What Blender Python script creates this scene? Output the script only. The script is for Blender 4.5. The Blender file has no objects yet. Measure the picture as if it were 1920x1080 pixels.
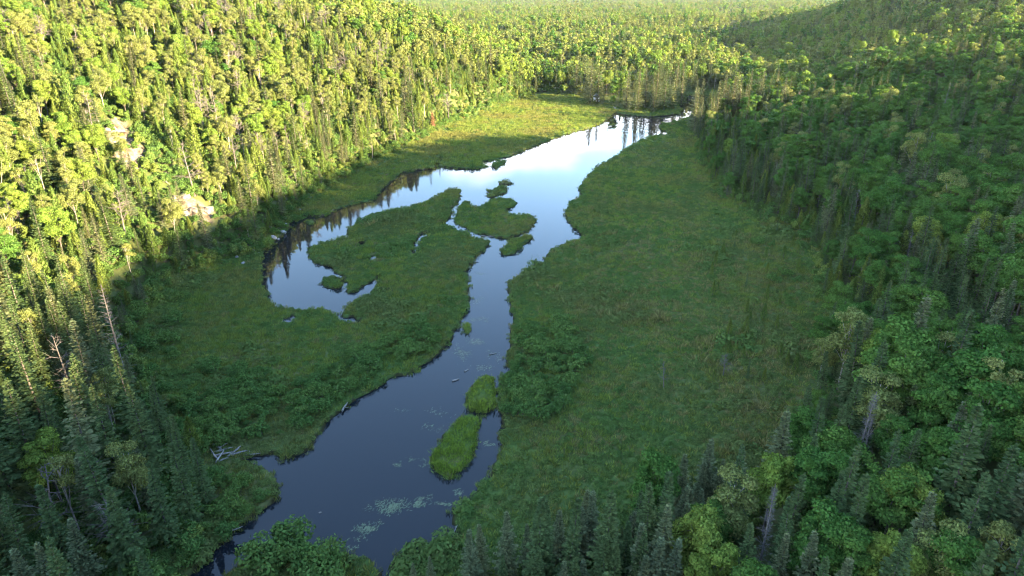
import bpy, math, random
import numpy as np
from mathutils import Vector

random.seed(11); RNG = np.random.default_rng(11)
SC = bpy.context.scene
COL = SC.collection
#<TERRAIN>
CAM_H = 60.0; PITCH = math.radians(23.8); FPX = 1280.0
CP, SP = math.cos(PITCH), math.sin(PITCH)
def ray(u, v):
    dx = (u-960.0)/FPX; dz = (540.0-v)/FPX
    return dx, CP+dz*SP, -SP+dz*CP          # per metre of depth
def unp(u, v, z=0.0):
    rx, ry, rz = ray(u, v); d = (z-CAM_H)/rz
    return rx*d, ry*d
def project(x, y, z):
    yy = y; zz = z-CAM_H
    d = yy*CP-zz*SP; up = yy*SP+zz*CP
    return 960+FPX*x/d, 540-FPX*up/d, d

WATER = [(250,1160),(362,1080),(385,1052),(400,1035),(425,1012),(438,1000),(470,975),(500,958),(520,935),(524,910),(515,890),(505,878),(480,871),(455,868),(440,870),(455,862),(480,858),(500,858),(515,853),(520,865),(545,861),(575,850),(600,822),(612,800),(622,787),(645,768),(670,750),(700,735),(720,720),(727,712),(745,706),(780,698),(800,684),(810,680),(835,655),(842,645),(850,636),(855,622),(865,608),(872,590),(875,570),(882,562),(880,540),(879,510),(878,500),(900,478),(915,462),(921,452),(905,446),(900,442),(905,440),(930,447),(950,448),(965,445),(990,435),(1002,425),(1006,412),(998,403),(968,405),(955,400),(952,393),(965,388),(973,380),(965,374),(945,372),(920,374),(907,385),(900,390),(885,388),(880,378),(870,380),(860,388),(850,393),(840,395),(850,388),(862,375),(865,367),(858,362),(830,362),(812,372),(795,380),(780,384),(765,390),(740,393),(720,397),(700,400),(680,412),(660,425),(652,432),(650,440),(658,447),(640,447),(628,452),(600,457),(580,464),(573,472),(576,485),(590,493),(605,499),(622,497),(618,503),(628,514),(640,516),(648,522),(645,528),(654,538),(648,545),(646,550),(655,552),(675,545),(690,533),(715,520),(720,517),(716,523),(702,535),(700,541),(706,545),(735,546),(733,548),(705,548),(692,550),(693,557),(680,556),(660,568),(645,578),(636,590),(636,596),(650,597),(660,594),(668,603),(680,602),(678,607),(655,605),(640,597),(628,597),(632,590),(622,582),(600,580),(575,581),(560,583),(555,580),(540,578),(512,576),(515,570),(508,562),(503,556),(506,550),(498,542),(495,530),(494,510),(495,490),(490,478),(505,468),(515,462),(520,452),(530,443),(538,435),(548,425),(545,418),(565,412),(572,407),(600,408),(618,404),(632,393),(660,385),(700,376),(712,365),(722,352),(740,338),(752,325),(775,321),(800,318),(820,316),(817,308),(825,297),(828,296),(822,306),(822,313),(840,316),(880,318),(900,317),(918,312),(900,305),(915,303),(940,298),(958,294),(975,286),(1000,276),(1025,266),(1050,256),(1075,248),(1100,242),(1130,231),(1140,224),(1150,214),(1155,212),(1160,213),(1180,217),(1220,220),(1250,218),(1275,214),(1280,206),(1272,200),(1285,192),(1290,181),(1330,179),(1345,190),(1320,205),(1300,215),(1285,222),(1270,228),(1240,232),(1237,238),(1245,247),(1260,252),(1258,255),(1225,254),(1200,264),(1180,275),(1160,288),(1140,300),(1120,312),(1105,327),(1098,335),(1088,348),(1084,355),(1090,366),(1080,373),(1065,382),(1063,392),(1058,402),(1062,410),(1072,425),(1090,443),(1092,447),(1075,450),(1050,460),(1035,470),(1022,480),(1015,492),(1000,497),(985,510),(970,522),(953,525),(950,535),(952,545),(953,560),(955,575),(953,585),(960,592),(955,610),(952,618),(956,630),(957,640),(952,655),(948,680),(948,690),(953,695),(943,705),(938,715),(936,735),(937,760),(933,775),(938,790),(945,800),(938,815),(934,830),(933,845),(930,865),(925,885),(910,900),(895,918),(880,930),(865,940),(852,955),(843,975),(848,990),(862,1003),(855,1010),(840,1003),(820,1005),(800,1012),(785,1030),(760,1032),(740,1045),(730,1060),(732,1085),(735,1160),(722,1160),(718,1080),(712,1060),(700,1045),(660,1038),(625,1040),(600,1032),(570,1020),(540,1017),(515,1022),(490,1040),(460,1055),(425,1070),(405,1090),(370,1160)]
ISLES = [[(833,361),(840,355),(860,354),(866,357),(864,362),(850,363)],[(933,343),(948,338),(960,344),(958,348),(945,346),(936,348)],
 [(930,352),(940,348),(950,351),(951,362),(945,366),(933,364),(930,370),(918,372),(910,369),(914,362),(911,358),(916,354),(924,358)],
 [(953,450),(970,446),(998,441),(1001,446),(990,455),(977,462),(972,472),(962,478),(945,481),(938,476),(940,468),(950,460)],
 [(600,533),(605,522),(620,516),(640,520),(645,535),(640,542),(615,541),(605,538)],
 [(928,304),(950,299),(952,305),(940,311),(930,317),(922,313)],[(570,417),(590,412),(592,418),(577,424)]]
SEDGE = [[(875,735),(892,715),(905,704),(918,702),(927,706),(929,720),(932,745),(931,762),(925,770),(905,776),(888,773),(876,766),(873,752)],
 [(868,778),(890,777),(903,782),(904,793),(897,805),(898,830),(892,845),(882,868),(868,885),(852,895),(840,905),(826,895),(810,885),(806,868),(805,852),(815,838),(830,820),(845,800),(857,786)],
 [(868,612),(873,604),(882,606),(883,618),(878,626),(871,624)]]
HOLES = [[(830,420),(838,412),(848,413),(846,419),(832,424)],[(776,473),(780,458),(784,459),(781,474)],[(677,458),(687,456),(685,464),(679,463)],
 [(694,488),(697,483),(705,479),(704,485)],[(533,599),(550,594),(553,602),(540,605)],[(866,430),(872,429),(882,437),(878,441)],[(789,441),(798,437),(801,440),(796,446)],
 [(845,415),(858,423),(870,429),(884,437),(904,443),(902,449),(880,443),(866,434),(852,427),(838,421)],[(800,438),(791,448),(784,459),(780,474),(775,472),(779,456),(787,444)],[(845,415),(847,403),(851,393),(858,393),(853,406),(850,417)]]
MARSH = [(330,1160),(362,1080),(400,1035),(470,975),(515,930),(500,905),(440,880),(395,850),(370,800),(330,740),(285,690),(262,630),(300,570),(360,520),(430,497),(480,488),(495,475),(535,435),(560,402),(600,370),(650,338),(700,305),(760,278),(800,262),(830,243),(880,222),(930,205),(980,186),(1020,174),(1060,183),(1100,195),(1140,203),(1158,208),(1200,208),(1262,205),(1280,192),(1290,180),(1335,177),(1350,192),(1320,210),(1292,240),(1300,280),(1315,330),(1335,375),(1400,400),(1470,440),(1515,500),(1530,570),(1520,640),(1500,700),(1490,770),(1460,840),(1380,900),(1290,950),(1220,1010),(1120,1045),(1000,1055),(900,1070),(860,1090),(850,1160)]
HOLES = [[(sum(a for a, _ in p)/len(p)+(u-sum(a for a, _ in p)/len(p))*1.25, sum(b for _, b in p)/len(p)+(v-sum(b for _, b in p)/len(p))*1.35) for u, v in p] if len(p) < 6 else p for p in HOLES]
def poly_xy(p):
    return np.array([unp(u, v) for u, v in p])
def inside(px, py, poly):
    r = np.zeros(px.shape, bool); n = len(poly)
    for i in range(n):
        x1, y1 = poly[i]; x2, y2 = poly[(i+1) % n]
        if y1 == y2: continue
        c = ((y1 > py) != (y2 > py))
        r ^= c & (px < (x2-x1)*(py-y1)/(y2-y1)+x1)
    return r
def vnoise(x, y, seed=0):
    xi = np.floor(x).astype(np.int64); yi = np.floor(y).astype(np.int64)
    fx = x-xi; fy = y-yi
    fx = fx*fx*(3-2*fx); fy = fy*fy*(3-2*fy)
    def h(a, b):
        n = (a*374761393+b*668265263+seed*974711) & 0x7fffffff
        n = ((n ^ (n >> 13))*1274126177) & 0x7fffffff
        n = n ^ (n >> 16)
        return (n & 0xffff)/65535.0
    return (h(xi, yi)*(1-fx)+h(xi+1, yi)*fx)*(1-fy)+(h(xi, yi+1)*(1-fx)+h(xi+1, yi+1)*fx)*fy
def fbm(x, y, seed=0, octv=4):
    s = 0; a = .5; t = 0
    for i in range(octv):
        s = s+a*vnoise(x*2**i, y*2**i, seed+i*17); t += a; a *= .5
    return s/t
# signed distance (m) outside the marsh on a coarse lattice, bilinear lookup
GX0, GX1, GY0, GY1, GS = -240.0, 360.0, 20.0, 520.0, 2.0
def _marsh_lattice():
    P = poly_xy(MARSH)
    xs = np.arange(GX0, GX1+.1, GS); ys = np.arange(GY0, GY1+.1, GS)
    X, Y = np.meshgrid(xs, ys)
    d = np.full(X.shape, 1e9); n = len(P)
    for i in range(n):
        a = P[i]; b = P[(i+1) % n]; ab = b-a
        t = np.clip(((X-a[0])*ab[0]+(Y-a[1])*ab[1])/(ab@ab), 0, 1)
        d = np.minimum(d, np.hypot(X-a[0]-t*ab[0], Y-a[1]-t*ab[1]))
    return np.where(inside(X, Y, P), -d, d)
MSD = _marsh_lattice()
def marsh_sd(x, y):
    x = np.asarray(x, float); y = np.asarray(y, float)
    fx = np.clip((x-GX0)/GS, 0, MSD.shape[1]-1.001); fy = np.clip((y-GY0)/GS, 0, MSD.shape[0]-1.001)
    i = fx.astype(int); j = fy.astype(int); fx = fx-i; fy = fy-j
    d = (MSD[j, i]*(1-fx)+MSD[j, i+1]*fx)*(1-fy)+(MSD[j+1, i]*(1-fx)+MSD[j+1, i+1]*fx)*fy
    ex = np.maximum(np.maximum(GX0-x, x-GX1), 0); ey = np.maximum(np.maximum(GY0-y, y-GY1), 0)
    return d+np.hypot(ex, ey)
def sstep(a, b, x):
    t = np.clip((x-a)/(b-a), 0, 1); return t*t*(3-2*t)
XL_Y = [-400, 20, 50, 80, 118, 152, 183, 253, 303, 400, 470, 700, 1200, 3000]
XL_X = [-60, -44, -46, -58, -74, -67, -61, -53, -33, 12, 20, -20, -120, -500]
XR_Y = [-400, 20, 60, 77, 112, 174, 218, 282, 350, 420, 520, 700, 1000, 3000]
XR_X = [0, 8, 12, 26, 55, 78, 68, 76, 108, 185, 225, 250, 300, 700]
def bump(x, y, cx, cy, rx, ry, h, rot=0.0):
    c, s = math.cos(rot), math.sin(rot)
    a = ((x-cx)*c+(y-cy)*s)/rx; b = (-(x-cx)*s+(y-cy)*c)/ry
    return h*np.exp(-(a*a+b*b))
def height(x, y):
    """bare ground, metres above the water"""
    x = np.asarray(x, float); y = np.asarray(y, float)
    sd = marsh_sd(x, y); off = np.clip(sd, 0, None)
    m = sstep(0, 30, sd)
    # steep ridge on the left
    dl = np.clip(np.interp(y, XL_Y, XL_X)-x, 0, None)
    sl = np.interp(y, [0, 60, 120, 350, 450, 600, 900], [.42, .5, .6, .58, .42, .30, .12])
    top = np.interp(y, [0, 300, 500, 700, 1000, 1600], [92, 90, 78, 60, 36, 22])
    hl = dl*sl; hl = top*(1-np.exp(-hl/top*1.15))
    # gentler ridge on the right, its crest about x = 350
    xr = np.interp(y, XR_Y, XR_X)
    crx = np.interp(y, [-400, 300, 420, 560, 700, 1000, 3000], [350, 350, 385, 440, 480, 600, 1400])
    crest = np.interp(y, [-400, -148, -31, 60, 100, 152, 205, 268, 345, 430, 480, 560, 700, 850, 1100, 1500], [124, 121, 110, 98, 88, 66, 48, 40, 36, 40, 50, 70, 66, 48, 22, 10])
    t = np.clip((x-xr)/(crx-xr), 0, 1)
    wy = sstep(190, 390, y)
    hr = crest*((1-wy)*(.35*t+.65*t*t*(3-2*t))+wy*(1-(1-t)**1.5))
    hr = hr - bump(x, y, 150, 180, 22, 60, 8, -.5) + bump(x, y, 262, 372, 55, 30, 9, .5)
    # the valley floor climbing away beyond the head of the pool
    far = np.interp(y, [395, 460, 600, 720, 900, 1300, 1900, 2600, 3200, 4200, 6500], [0, 3, 8, 11, 11, 8, 2, -6, 4, 12, 14])
    rough = (fbm(x/60., y/60., 3)-.5)*14*m + (fbm(x/14., y/14., 9, 3)-.5)*3.0*sstep(0, 14, sd)
    rough = rough + (fbm(x/260., y/260., 5, 3)-.5)*26*sstep(450, 900, y)
    soft = np.minimum(off*.06, .5)
    dry = sstep(-1, 12, sd)
    return (hl+hr+far)*dry+rough*np.clip(.35+off/80, 0, 1)+soft+.35
SUN_AZ = math.radians(-30.0); SUN_EL = math.radians(14.0)     # direction TO the sun measured from +X (right) towards +Y (ahead)
#</TERRAIN>
# ---------------------------------------------------------------- camera, sky, sun, exposure
cam = bpy.data.objects.new('camera', bpy.data.cameras.new('camera'))
COL.objects.link(cam); SC.camera = cam
cam.location = (0, 0, CAM_H)
cam.rotation_euler = (math.pi/2-PITCH, 0, 0)
cam.data.sensor_width = 36.0; cam.data.lens = 24.0
cam.data.clip_start = .5; cam.data.clip_end = 20000

def nodes_of(idb):
    idb.use_nodes = True
    nt = idb.node_tree; nt.nodes.clear()
    return nt
def nd(nt, kind, **kw):
    n = nt.nodes.new(kind)
    for k, v in kw.items():
        if k.startswith('i_'):
            n.inputs[int(k[2:]) if k[2:].isdigit() else k[2:].replace('_', ' ')].default_value = v
        else: setattr(n, k, v)
    return n
def mixc(nt, fac, a, b, blend='MIX'):
    m = nt.nodes.new('ShaderNodeMix'); m.data_type = 'RGBA'; m.blend_type = blend
    for sock, val in ((m.inputs[0], fac), (m.inputs[6], a), (m.inputs[7], b)):
        if hasattr(val, 'is_output') or isinstance(val, bpy.types.NodeSocket): nt.links.new(val, sock)
        else: sock.default_value = val if not isinstance(val, tuple) else (*val, 1)[:4]
    return m.outputs[2]
def ramp(nt, src, stops):
    r = nt.nodes.new('ShaderNodeValToRGB')
    el = r.color_ramp.elements
    while len(el) < len(stops): el.new(.5)
    for e, (p, c) in zip(el, stops):
        e.position = p; e.color = (*c, 1) if isinstance(c, tuple) else (c, c, c, 1)
    nt.links.new(src, r.inputs[0]); return r.outputs[0]

W = bpy.data.worlds.new('World'); SC.world = W
nt = nodes_of(W)
out = nd(nt, 'ShaderNodeOutputWorld'); bg = nd(nt, 'ShaderNodeBackground')
sky = nd(nt, 'ShaderNodeTexSky', sky_type='NISHITA', sun_disc=False)
sky.sun_elevation = SUN_EL; sky.sun_rotation = SUN_AZ-math.pi/2
sky.air_density = 1.0; sky.dust_density = .4; sky.ozone_density = 2.0
tc = nd(nt, 'ShaderNodeTexCoord')
sep = nd(nt, 'ShaderNodeSeparateXYZ'); nt.links.new(tc.outputs['Generated'], sep.inputs[0])
zc = nd(nt, 'ShaderNodeMath', operation='MAXIMUM', i_1=0.0); nt.links.new(sep.outputs[2], zc.inputs[0])
za = nd(nt, 'ShaderNodeMath', operation='ADD', i_1=.12); nt.links.new(zc.outputs[0], za.inputs[0])
dv = nd(nt, 'ShaderNodeVectorMath', operation='DIVIDE'); nt.links.new(tc.outputs['Generated'], dv.inputs[0])
cmb = nd(nt, 'ShaderNodeCombineXYZ', i_2=1.0); nt.links.new(za.outputs[0], cmb.inputs[0]); nt.links.new(za.outputs[0], cmb.inputs[1])
nt.links.new(cmb.outputs[0], dv.inputs[1])
CLOUD_DRIFT = (10.5, 17.4, 4.62)
dr_ = nd(nt, 'ShaderNodeVectorMath', operation='ADD'); nt.links.new(dv.outputs[0], dr_.inputs[0]); dr_.inputs[1].default_value = CLOUD_DRIFT
cn = nd(nt, 'ShaderNodeTexNoise', i_Scale=.8, i_Detail=6.0, i_Roughness=.55); nt.links.new(dr_.outputs[0], cn.inputs['Vector'])
low_ = nd(nt, 'ShaderNodeMapRange', i_1=.05, i_2=.46, i_3=.145, i_4=-.20); nt.links.new(sep.outputs[2], low_.inputs[0])      # cloud banks gather towards the horizon
cadd = nd(nt, 'ShaderNodeMath', operation='ADD'); nt.links.new(cn.outputs[0], cadd.inputs[0]); nt.links.new(low_.outputs[0], cadd.inputs[1])
cover = ramp(nt, cadd.outputs[0], [(.52, 0.0), (.67, 1.0)])
CLOUD_BRIGHT = (6.6, 6.6, 6.9)
skyc = mixc(nt, cover, sky.outputs[0], CLOUD_BRIGHT)
nt.links.new(skyc, bg.inputs[0]); bg.inputs[1].default_value = .060
nt.links.new(bg.outputs[0], out.inputs[0])

sun = bpy.data.objects.new('sun', bpy.data.lights.new('sun', 'SUN')); COL.objects.link(sun)
TO_SUN = Vector((math.cos(SUN_AZ)*math.cos(SUN_EL), math.sin(SUN_AZ)*math.cos(SUN_EL), math.sin(SUN_EL)))
sun.rotation_euler = (-TO_SUN).to_track_quat('-Z', 'Y').to_euler()
sun.data.energy = 3.2; sun.data.angle = math.radians(.55); sun.data.color = (1.0, .76, .44)
sun.location = (200, -60, 200)
SC.view_settings.view_transform = 'Standard'; SC.view_settings.look = 'None'
SC.view_settings.exposure = 4.6; SC.view_settings.gamma = 1.0; SC.view_settings.use_curve_mapping = False
c = SC.cycles
c.max_bounces = 5; c.diffuse_bounces = 1; c.glossy_bounces = 2; c.transmission_bounces = 3; c.transparent_max_bounces = 4; c.volume_bounces = 0
c.caustics_reflective = False; c.caustics_refractive = False
c.use_denoising = True; c.filter_width = 1.1
# ---------------------------------------------------------------- materials
def mat(name):
    m = bpy.data.materials.new(name); nt = nodes_of(m)
    o = nd(nt, 'ShaderNodeOutputMaterial'); return m, nt, o
def leaf_mat(name, a, b, trans=.35, patch=None, jit=.48):
    """two leaf colours mixed per plant, jittered per leaf; patch: a third colour in broad drifts"""
    m, nt, o = mat(name)
    oi = nd(nt, 'ShaderNodeObjectInfo'); ge = nd(nt, 'ShaderNodeNewGeometry')
    col = mixc(nt, oi.outputs['Random'], a, b)
    if patch:
        nz = nd(nt, 'ShaderNodeTexNoise', i_Scale=.045, i_Detail=3.0); nt.links.new(oi.outputs['Location'], nz.inputs['Vector'])
        col = mixc(nt, ramp(nt, nz.outputs[0], [(.45, 0.0), (.62, 1.0)]), col, patch)
    mr = nd(nt, 'ShaderNodeMapRange', i_3=1-jit, i_4=1+jit); nt.links.new(ge.outputs['Random Per Island'], mr.inputs[0])
    col = mixc(nt, 1.0, col, mr.outputs[0], 'MULTIPLY')
    d = nd(nt, 'ShaderNodeBsdfDiffuse'); t = nd(nt, 'ShaderNodeBsdfTranslucent'); mx = nd(nt, 'ShaderNodeMixShader', i_0=trans)
    nt.links.new(col, d.inputs[0]); nt.links.new(mixc(nt, 1.0, col, (1.25, 1.15, .55), 'MULTIPLY'), t.inputs[0])
    nt.links.new(d.outputs[0], mx.inputs[1]); nt.links.new(t.outputs[0], mx.inputs[2]); nt.links.new(mx.outputs[0], o.inputs[0])
    return m
def bark_mat(name, a, b, scale=3.0, rough=.9):
    m, nt, o = mat(name)
    tcn = nd(nt, 'ShaderNodeTexCoord'); nz = nd(nt, 'ShaderNodeTexNoise', i_Scale=scale, i_Detail=5.0); nt.links.new(tcn.outputs['Object'], nz.inputs['Vector'])
    col = ramp(nt, nz.outputs[0], [(.35, a), (.65, b)])
    p = nd(nt, 'ShaderNodeBsdfPrincipled', i_Roughness=rough); nt.links.new(col, p.inputs['Base Color'])
    bp = nd(nt, 'ShaderNodeBump', i_Strength=.5, i_Distance=.05); nt.links.new(nz.outputs[0], bp.inputs['Height']); nt.links.new(bp.outputs[0], p.inputs['Normal'])
    nt.links.new(p.outputs[0], o.inputs[0]); return m
M = {}
M['spruce'] = leaf_mat('spruce_needles', (.046, .076, .030), (.066, .096, .035), .2)
M['spruce_pale'] = leaf_mat('pale_spruce_needles', (.078, .100, .052), (.098, .112, .050), .2)
M['maple'] = leaf_mat('maple_leaves', (.040, .096, .022), (.062, .118, .026), .35)
M['maple_lime'] = leaf_mat('lime_maple_leaves', (.092, .160, .030), (.116, .162, .034), .4)
M['birch'] = leaf_mat('birch_leaves', (.102, .130, .042), (.126, .146, .046), .35)
M['cedar'] = leaf_mat('cedar_sprays', (.066, .114, .030), (.106, .142, .034), .3)
M['alder'] = leaf_mat('alder_leaves', (.050, .102, .028), (.074, .124, .032), .3)
M['heath'] = leaf_mat('heath_leaves', (.054, .104, .028), (.076, .120, .032), .25, (.082, .108, .034), .3)
M['sedge'] = leaf_mat('sedge_blades', (.094, .144, .030), (.122, .156, .038), .35, (.120, .128, .040))
M['islet_sedge'] = leaf_mat('bright_islet_sedge', (.105, .175, .028), (.130, .180, .034), .4)
M['dry_sedge'] = leaf_mat('dry_sedge', (.115, .118, .046), (.150, .138, .060), .3)
M['bark'] = bark_mat('grey_brown_bark', (.035, .030, .025), (.075, .066, .056))
M['birch_bark'] = bark_mat('white_birch_bark', (.10, .09, .075), (.24, .22, .19), 2.0)
M['dead'] = bark_mat('weathered_grey_wood', (.042, .038, .034), (.10, .09, .082), 4.0)
M['driftwood'] = bark_mat('bleached_driftwood', (.09, .083, .077), (.21, .195, .18), 4.0)
M['dead_red'] = leaf_mat('rusty_dead_needles', (.17, .085, .045), (.20, .105, .06), .1)
M['rock'] = bark_mat('lichen_grey_rock', (.12, .115, .11), (.27, .26, .245), 1.2)
M['pale_rock'] = bark_mat('pale_rock', (.07, .06, .05), (.15, .135, .118), 2.0)

def principled(name, col, rough=.6):
    m, nt, o = mat(name); p = nd(nt, 'ShaderNodeBsdfPrincipled', i_Roughness=rough)
    nz = nd(nt, 'ShaderNodeTexNoise', i_Scale=6.0, i_Detail=4.0)
    nt.links.new(ramp(nt, nz.outputs[0], [(.3, tuple(x*.82 for x in col)), (.7, col)]), p.inputs['Base Color'])
    nt.links.new(p.outputs[0], o.inputs[0]); return m
M['white_paint'] = principled('white_painted_boards', (.8, .79, .76), .5)
M['roof'] = principled('grey_roofing', (.22, .22, .23), .6)
M['door'] = principled('brown_door', (.16, .10, .06), .6)

def ground_mat(name, marsh):
    m, nt, o = mat(name)
    tcn = nd(nt, 'ShaderNodeTexCoord')
    n1 = nd(nt, 'ShaderNodeTexNoise', i_Scale=.035, i_Detail=5.0, i_Roughness=.6); n2 = nd(nt, 'ShaderNodeTexNoise', i_Scale=.9, i_Detail=6.0, i_Roughness=.65)
    for n in (n1, n2): nt.links.new(tcn.outputs['Object'], n.inputs['Vector'])
    if marsh:
        c1 = ramp(nt, n1.outputs[0], [(.38, (.054, .102, .026)), (.50, (.074, .112, .030)), (.62, (.102, .102, .042))])
        c2 = mixc(nt, ramp(nt, n2.outputs[0], [(.35, .75), (.7, 0.0)]), c1, (.034, .052, .018))
        at = nd(nt, 'ShaderNodeAttribute', attribute_name='bed')
        col = mixc(nt, at.outputs['Fac'], c2, (.018, .014, .010))
        a2 = nd(nt, 'ShaderNodeAttribute', attribute_name='track')
        col = mixc(nt, a2.outputs['Fac'], col, (.27, .24, .20))
    else:
        c1 = ramp(nt, n1.outputs[0], [(.40, (.050, .072, .022)), (.62, (.080, .082, .036))])
        c2 = mixc(nt, ramp(nt, n2.outputs[0], [(.35, .6), (.65, 0.0)]), c1, (.032, .042, .016))
        at = nd(nt, 'ShaderNodeAttribute', attribute_name='scar')
        n3 = nd(nt, 'ShaderNodeTexNoise', i_Scale=.55, i_Detail=7.0, i_Roughness=.7); nt.links.new(tcn.outputs['Object'], n3.inputs['Vector'])
        sc_ = ramp(nt, n3.outputs[0], [(.36, (.035, .027, .019)), (.5, (.10, .084, .062)), (.66, (.18, .160, .128))])
        col = mixc(nt, at.outputs['Fac'], c2, sc_)
    d = nd(nt, 'ShaderNodeBsdfDiffuse'); nt.links.new(col, d.inputs[0])
    bp = nd(nt, 'ShaderNodeBump', i_Strength=.8, i_Distance=.35); nt.links.new(n2.outputs[0], bp.inputs['Height']); nt.links.new(bp.outputs[0], d.inputs['Normal'])
    nt.links.new(d.outputs[0], o.inputs[0]); return m
M['marsh'] = ground_mat('marsh_ground', True); M['hill'] = ground_mat('forest_floor', False)

m, nt, o = mat('river_water')
p = nd(nt, 'ShaderNodeBsdfPrincipled', i_Roughness=.03, i_IOR=1.333); p.inputs['Base Color'].default_value = (.006, .008, .011, 1)
tcn = nd(nt, 'ShaderNodeTexCoord'); mp = nd(nt, 'ShaderNodeMapping'); mp.inputs['Scale'].default_value = (1.0, 1.6, 1.0); nt.links.new(tcn.outputs['Object'], mp.inputs[0])
w1 = nd(nt, 'ShaderNodeTexNoise', i_Scale=1.7, i_Detail=3.0); nt.links.new(mp.outputs[0], w1.inputs['Vector'])
w2 = nd(nt, 'ShaderNodeTexNoise', i_Scale=.03, i_Detail=2.0); nt.links.new(tcn.outputs['Object'], w2.inputs['Vector'])
st = ramp(nt, w2.outputs[0], [(.42, .010), (.66, .05)])
bp = nd(nt, 'ShaderNodeBump', i_Distance=.06); nt.links.new(st, bp.inputs['Strength']); nt.links.new(w1.outputs[0], bp.inputs['Height']); nt.links.new(bp.outputs[0], p.inputs['Normal'])
nt.links.new(p.outputs[0], o.inputs[0]); M['water'] = m

# ---------------------------------------------------------------- geometry helpers
class Geo:
    def __init__(s): s.v = []; s.f4 = []; s.f3 = []; s.n = 0
    def add(s, v, f):
        v = np.asarray(v, float).reshape(-1, 3); f = np.asarray(f, int)
        (s.f4 if f.shape[1] == 4 else s.f3).append(f+s.n); s.v.append(v); s.n += len(v)
    def kites(s, c, u, w, ln, wd, bend):
        """bent diamond leaves: centre, long axis, side axis"""
        c = np.asarray(c, float); n = len(c)
        u = u/np.linalg.norm(u, axis=1, keepdims=True)
        w = w-u*(u*w).sum(1, keepdims=True); w = w/(np.linalg.norm(w, axis=1, keepdims=True)+1e-9)
        nn = np.cross(u, w); ln = np.broadcast_to(ln, n)[:, None]; wd = np.broadcast_to(wd, n)[:, None]; b = np.broadcast_to(bend, n)[:, None]
        v = np.stack([c-u*ln/2, c+w*wd/2-nn*b, c+u*ln/2, c-w*wd/2-nn*b], 1).reshape(-1, 3)
        s.add(v, np.arange(n*4).reshape(-1, 4))
    def tube(s, pts, rad, k=6):
        pts = np.asarray(pts, float); m = len(pts)
        ang = np.linspace(0, 2*math.pi, k, endpoint=False); V = []
        for i in range(m):
            t = pts[min(i+1, m-1)]-pts[max(i-1, 0)]; t = t/(np.linalg.norm(t)+1e-9)
            a = np.cross(t, [0, 0, 1.]) if abs(t[2]) < .9 else np.cross(t, [1., 0, 0]); a /= np.linalg.norm(a); b = np.cross(t, a)
            V.append(pts[i]+rad[i]*(np.cos(ang)[:, None]*a+np.sin(ang)[:, None]*b))
        F = []
        for i in range(m-1):
            for j in range(k): F.append([i*k+j, i*k+(j+1) % k, (i+1)*k+(j+1) % k, (i+1)*k+j])
        s.add(np.concatenate(V), F)
    def join(s, o):
        for f in o.f4: s.f4.append(f+s.n)
        for f in o.f3: s.f3.append(f+s.n)
        s.v += o.v; s.n += o.n
    def mesh(s, name, mats, index=None):
        me = bpy.data.meshes.new(name)
        V = np.concatenate(s.v) if s.v else np.zeros((0, 3))
        f4 = np.concatenate(s.f4) if s.f4 else np.zeros((0, 4), int); f3 = np.concatenate(s.f3) if s.f3 else np.zeros((0, 3), int)
        me.vertices.add(len(V)); me.vertices.foreach_set('co', V.astype(np.float32).ravel())
        nl = f4.size+f3.size; me.loops.add(nl); me.loops.foreach_set('vertex_index', np.concatenate([f4.ravel(), f3.ravel()]).astype(np.int32))
        npoly = len(f4)+len(f3); me.polygons.add(npoly)
        me.polygons.foreach_set('loop_start', np.concatenate([np.arange(len(f4))*4, f4.size+np.arange(len(f3))*3]).astype(np.int32))
        for x in (mats if isinstance(mats, (list, tuple)) else [mats]): me.materials.append(x)
        if index is not None: me.polygons.foreach_set('material_index', np.asarray(index, np.int32))
        me.update(calc_edges=True); return me
def ob(name, me, parent=None, loc=(0, 0, 0), link=True):
    o = bpy.data.objects.new(name, me)
    if link: COL.objects.link(o)
    o.location = loc; o.parent = parent; return o
def tag(o, label=None, cat=None, group=None, kind=None):
    if label: o['label'] = label
    if cat: o['category'] = cat
    if group: o['group'] = group
    if kind: o['kind'] = kind
    return o

# ---------------------------------------------------------------- the ground, one sheet split into marsh and hillsides
def axis(fine, lo, hi, g, s0):
    a = list(fine); s = s0
    while a[0] > lo: a.insert(0, a[0]-s); s *= g
    s = s0
    while a[-1] < hi: a.append(a[-1]+s); s *= g
    return np.array(a)
yf = [44.0]; st_ = .5
while yf[-1] < 420: yf.append(yf[-1]+np.interp(yf[-1], [44, 180, 420], [.5, .75, 1.3]))
AX = axis(np.arange(-122, 118, .58), -3600, 3600, 1.06, 2.5); AY = axis(yf, -520, 7200, 1.06, 2.5)
GXX, GYY = np.meshgrid(AX, AY)
GZ = height(GXX, GYY); SDG = marsh_sd(GXX, GYY)
wx = GXX+(fbm(GXX/2.3, GYY/2.3, 21, 3)-.5)*1.1; wy_ = GYY+(fbm(GXX/2.3, GYY/2.3, 31, 3)-.5)*1.1
reg = (SDG < 14)
wet = np.zeros(GXX.shape, bool)
ri = np.where(reg)
qx, qy = wx[ri], wy_[ri]
w_ = inside(qx, qy, poly_xy(WATER))
for p_ in ISLES+SEDGE: w_ &= ~inside(qx, qy, poly_xy(p_))
for p_ in HOLES: w_ |= inside(GXX[ri], GYY[ri], poly_xy(p_))
wet[ri] = w_
def blur(a, n=1):
    for _ in range(n):
        p = np.pad(a, 1, mode='edge'); a = (p[:-2, 1:-1]+p[2:, 1:-1]+p[1:-1, :-2]+p[1:-1, 2:]+2*p[1:-1, 1:-1])/6
    return a
WETF = blur(wet.astype(float), 1)
inm = sstep(3, -3, SDG)
GZ = GZ+inm*((fbm(GXX/1.6, GYY/1.6, 41, 3)-.45)*.5+(fbm(GXX/11., GYY/11., 43, 2)-.5)*.35)
bank = sstep(.50, .12, WETF)
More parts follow.
